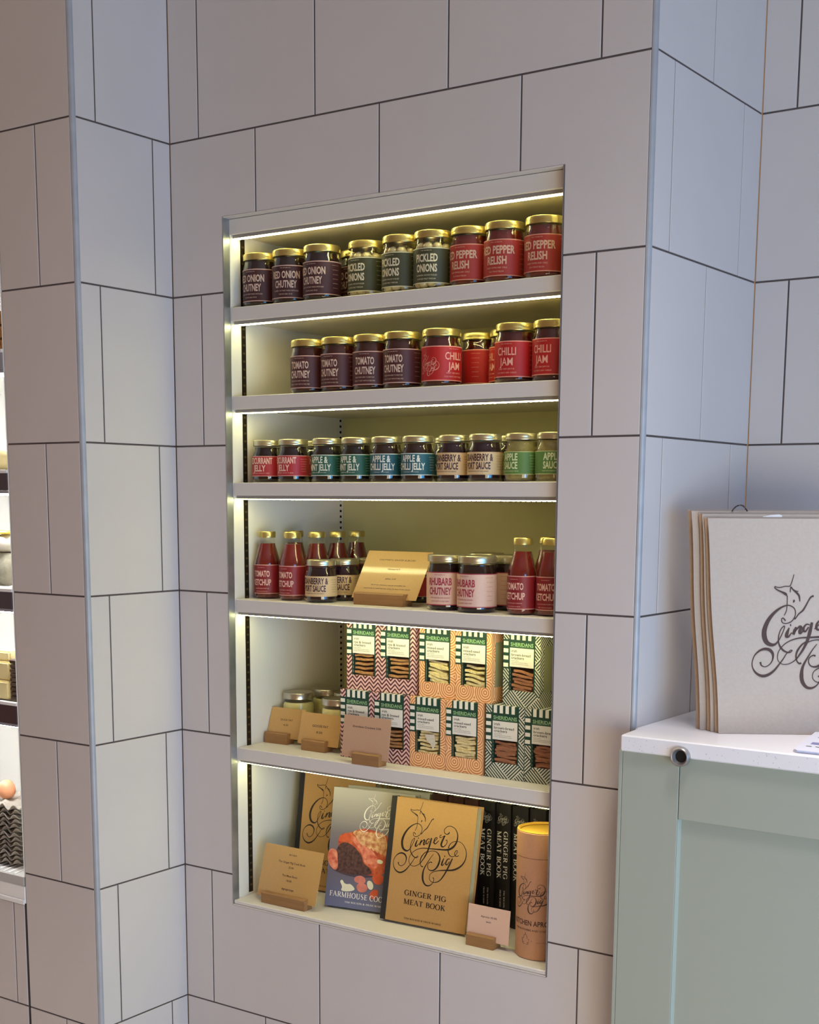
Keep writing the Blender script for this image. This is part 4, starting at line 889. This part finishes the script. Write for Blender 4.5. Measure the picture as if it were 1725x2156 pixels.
def dshelf(ztop, zbot, m, white_up=.007, white_dn=.006):
    s = dc('shelf', DX0+.021, DX1-.003, DY+.012, DB-.001, zbot+.002, ztop-.0005, DWHITE)
    dc('shelf_edge', DX0+.021, DX1-.003, DY, DY+.0115, zbot, ztop, m, s)
    dc('price_rail', DX0+.021, DX1-.003, DY-.0005, DY+.010, ztop+.0002, ztop+white_up, DWHITE, s)
    dc('lower_lip', DX0+.021, DX1-.003, DY+.0005, DY+.010, zbot-white_dn, zbot-.0002, DGREY, s)
    dc('shelf_lamp', DX0+.05, DX1-.008, DY+.014, DY+.040, zbot-.010, zbot-.001, DL, s)
dshelf(1.5815, 1.5480, DGREY); dshelf(1.3420, 1.3070, DDARK); dshelf(1.0990, 1.0640, DDARK); dshelf(.8600, .8214, DMAR)
dc('shelf_lamp', DX0+.05, DX1-.008, DY+.03, DY+.06, 2.18, 2.198, DL)
ds = dc('bottom_deck', DX0+.021, DX1-.003, DY+.0005, DB-.001, .4700, .4900, mat('deck_grey', (186, 186, 182), .5))
bm = bmesh.new(); x = DX0+.03
while x < DX1-.03:
    v = [bm.verts.new((xx-DX0, yy-DY, zz-.40)) for xx, yy, zz in ((x, DY+.004, .4902), (x+.004, DY+.004, .4902), (x+.004-.05, DY+.16, .4902), (x-.05, DY+.16, .4902), (x, DY+.004, .4918), (x+.004, DY+.004, .4918), (x-.046, DY+.16, .4918), (x-.05, DY+.16, .4918))]
    for f in ((0, 1, 2, 3), (4, 5, 6, 7), (0, 1, 5, 4), (1, 2, 6, 5), (2, 3, 7, 6), (3, 0, 4, 7)): bm.faces.new([v[i] for i in f])
    x += .018
o = part('deck_ribs', fin(bm, 'deck_ribs'), ds, DWHITE); o['kind'] = 'stuff'
dc('front_fascia', DX0, DX1, DY, DY+.02, .4310, .4694, DWHITE, None, .002); dc('fascia_lip', DX0, DX1, DY-.004, DY-.0003, .4295, .4400, DWHITE, None, .001)
tiled_wall('wall_far_left', lambda u, z, d: (u, -.2546+d, z), -1.30, -.4960, -.5318, -.5318+.149, z0=0.0, z1=.4290)
o = part('wall_far_left_body', box('wall_far_left_body', -1.30, -.4960, -.2240, .22, 0, .4280), None, GROUT); o['kind'] = 'structure'
ORD = ['first', 'second', 'third', 'fourth', 'fifth', 'sixth', 'seventh', 'eighth', 'ninth', 'tenth', 'eleventh', 'twelfth', 'thirteenth']
# goods in the case
CRW = wood('crate_wood', (168, 118, 62), (120, 78, 36))
t = thing('wooden_crate', 'brown wooden slatted crate on the top shelf of the lit display', 'crate', (-.62, -.215, 1.5888))
for i in range(3): part('slat', box('slat', -.12, .075, 0, .010, .002+.027*i, .0245+.027*i, .001), t, CRW)
for x in (-.118, .058): part('corner_post', box('corner_post', x, x+.015, .0105, .024, 0, .083), t, CRW)
part('base', box('base', -.12, .075, .0245, .15, .002, .008), t, CRW); part('rear_slat', box('rear_slat', -.12, .075, .151, .160, .002, .082), t, CRW)
def lump(name, label, cat, loc, sx, sy, sz, m, seed, group=None):
    rn = random.Random(seed); bm = bmesh.new(); bmesh.ops.create_icosphere(bm, subdivisions=3, radius=1)
    for v in bm.verts:
        k = 1+.12*math.sin(v.co.x*5+seed)+.10*math.sin(v.co.y*7+seed*2)*math.cos(v.co.z*4)+rn.uniform(-.02, .02)
        v.co = Vector((v.co.x*sx*k, v.co.y*sy*k, max(v.co.z*sz*k, -sz*.85)+sz*.85))
    o = part(name, fin(bm, name, True), None, m, loc); return tag(o, label, cat, group)
CHEESEP = mat('cheese_wrap', (228, 226, 214), .5, 0, .12, 60); CREAM = mat('butter_cream', (228, 214, 160), .5, 0, .05, 40); MOTT = mat('mottled_rind', (190, 188, 168), .7, 0, .4, 60, .4)
lump('wrapped_loaf', 'cream wrapped round on the second lit display shelf', 'food', (-.600, -.185, 1.3495), .055, .05, .034, CREAM, 2)
lump('wrapped_cheese', 'mottled grey wrapped cheese low on the third lit display shelf', 'food', (-.590, -.190, 1.1065), .052, .046, .042, MOTT, 4)
lump('white_cheese', 'white wrapped cheese piled above the mottled one', 'food', (-.590, -.188, 1.1785), .048, .042, .020, CHEESEP, 6)
tag(part('yellow_packet', box('yellow_packet', -.660, -.553, -.215, -.150, 1.2165, 1.2225, .002), None, mat('yellow_foil', (226, 200, 70), .4)), 'thin yellow packet lying on the white wrapped cheese', 'packet')
for i, (z, hh) in enumerate(((.8608+.0004, .0400), (.9012+.0004, .0400), (.9416, .022))):
    o = part('butter_block', box('butter_block', -.680+.004*i, -.5440-.003*i, -.235+.006*i, -.16, z+.006, z+.006+hh-.0006, .004, 2), None, CREAM)
    tag(o, ('lowest', 'middle', 'topmost thin')[i]+' cream block of the pile on the fourth lit shelf', 'butter', 'cream blocks in the lit display')
for i in range(9):
    o = part('dark_biscuit', box('dark_biscuit', -.5420+.001*(i % 2), -.5080, -.232, -.19, .8672+.0098*i, .8672+.0098*i+.0088, .002), None, mat('dark_biscuit_brown', (82, 62, 50), .7, 0, .3, 80) if i == 0 else bpy.data.materials['dark_biscuit_brown'])
    tag(o, ('topmost' if i == 8 else ORD[8-i]+' from the top')+' dark brown biscuit in the stack against the pier', 'biscuit', 'dark biscuits stacked in the lit display')
# egg trays
n = 24; bm = bmesh.new(); P_ = .0365; gg = []
for th in (0, -.0016):
    g = []
    for j in range(n+1):
        row = []
        for i in range(n+1):
            a, b = -.073+.146*i/n, -.073+.146*j/n
            row.append(bm.verts.new((a, b, .0075+.0068*math.cos(2*PI*a/P_)*math.cos(2*PI*b/P_)+(.0026 if i in (0, n) or j in (0, n) else 0)+th)))
        g.append(row)
    for j in range(n):
        for i in range(n):
            f = bm.faces.new((g[j][i], g[j][i+1], g[j+1][i+1], g[j+1][i])); f.smooth = True
    gg.append(g)
A, B = gg
for k in range(n):
    for p, q in (((0, k), (0, k+1)), ((n, k), (n, k+1)), ((k, 0), (k+1, 0)), ((k, n), (k+1, n))): bm.faces.new((A[p[0]][p[1]], A[q[0]][q[1]], B[q[0]][q[1]], B[p[0]][p[1]]))
tm = fin(bm, 'egg_tray', True); PULP = mat('grey_pulp', (150, 143, 134), .9, 0, .2, 90, .3)
for i in range(13):
    o = part('egg_tray', tm, None, PULP, (-.632+.0012*math.sin(i*2.1), -.148+.0012*math.cos(i*1.7), .4940+.0102*i)); o.rotation_euler = (0, 0, .02*math.sin(i*3))
    tag(o, 'top grey pulp egg tray of the stack, holding brown eggs' if i == 12 else ORD[12-i]+' grey pulp egg tray down in the stack beside the tiled pier', 'egg tray', 'stacked egg trays')
egm = lathe([(0, 0), (.008, .0014), (.0150, .0065), (.0190, .014), (.0198, .021), (.0175, .031), (.0120, .0395), (.006, .043), (0, .0440)], 24)
EGG = mat('brown_egg', (214, 150, 112), .45, 0, .08, 30)
for i, (x, y, lab) in enumerate(((-.6137, -.1297, 'brown egg at the near right of the top tray'), (-.6502, -.1662, 'brown egg at the front left of the top tray'), (-.5772, -.0932, 'brown egg at the right rear of the top tray'), (-.6502, -.0932, 'brown egg at the left rear of the top tray'))):
    tag(part('egg', egm, None, EGG, (x, y, .6255)), lab, 'egg', 'brown eggs on the top tray')
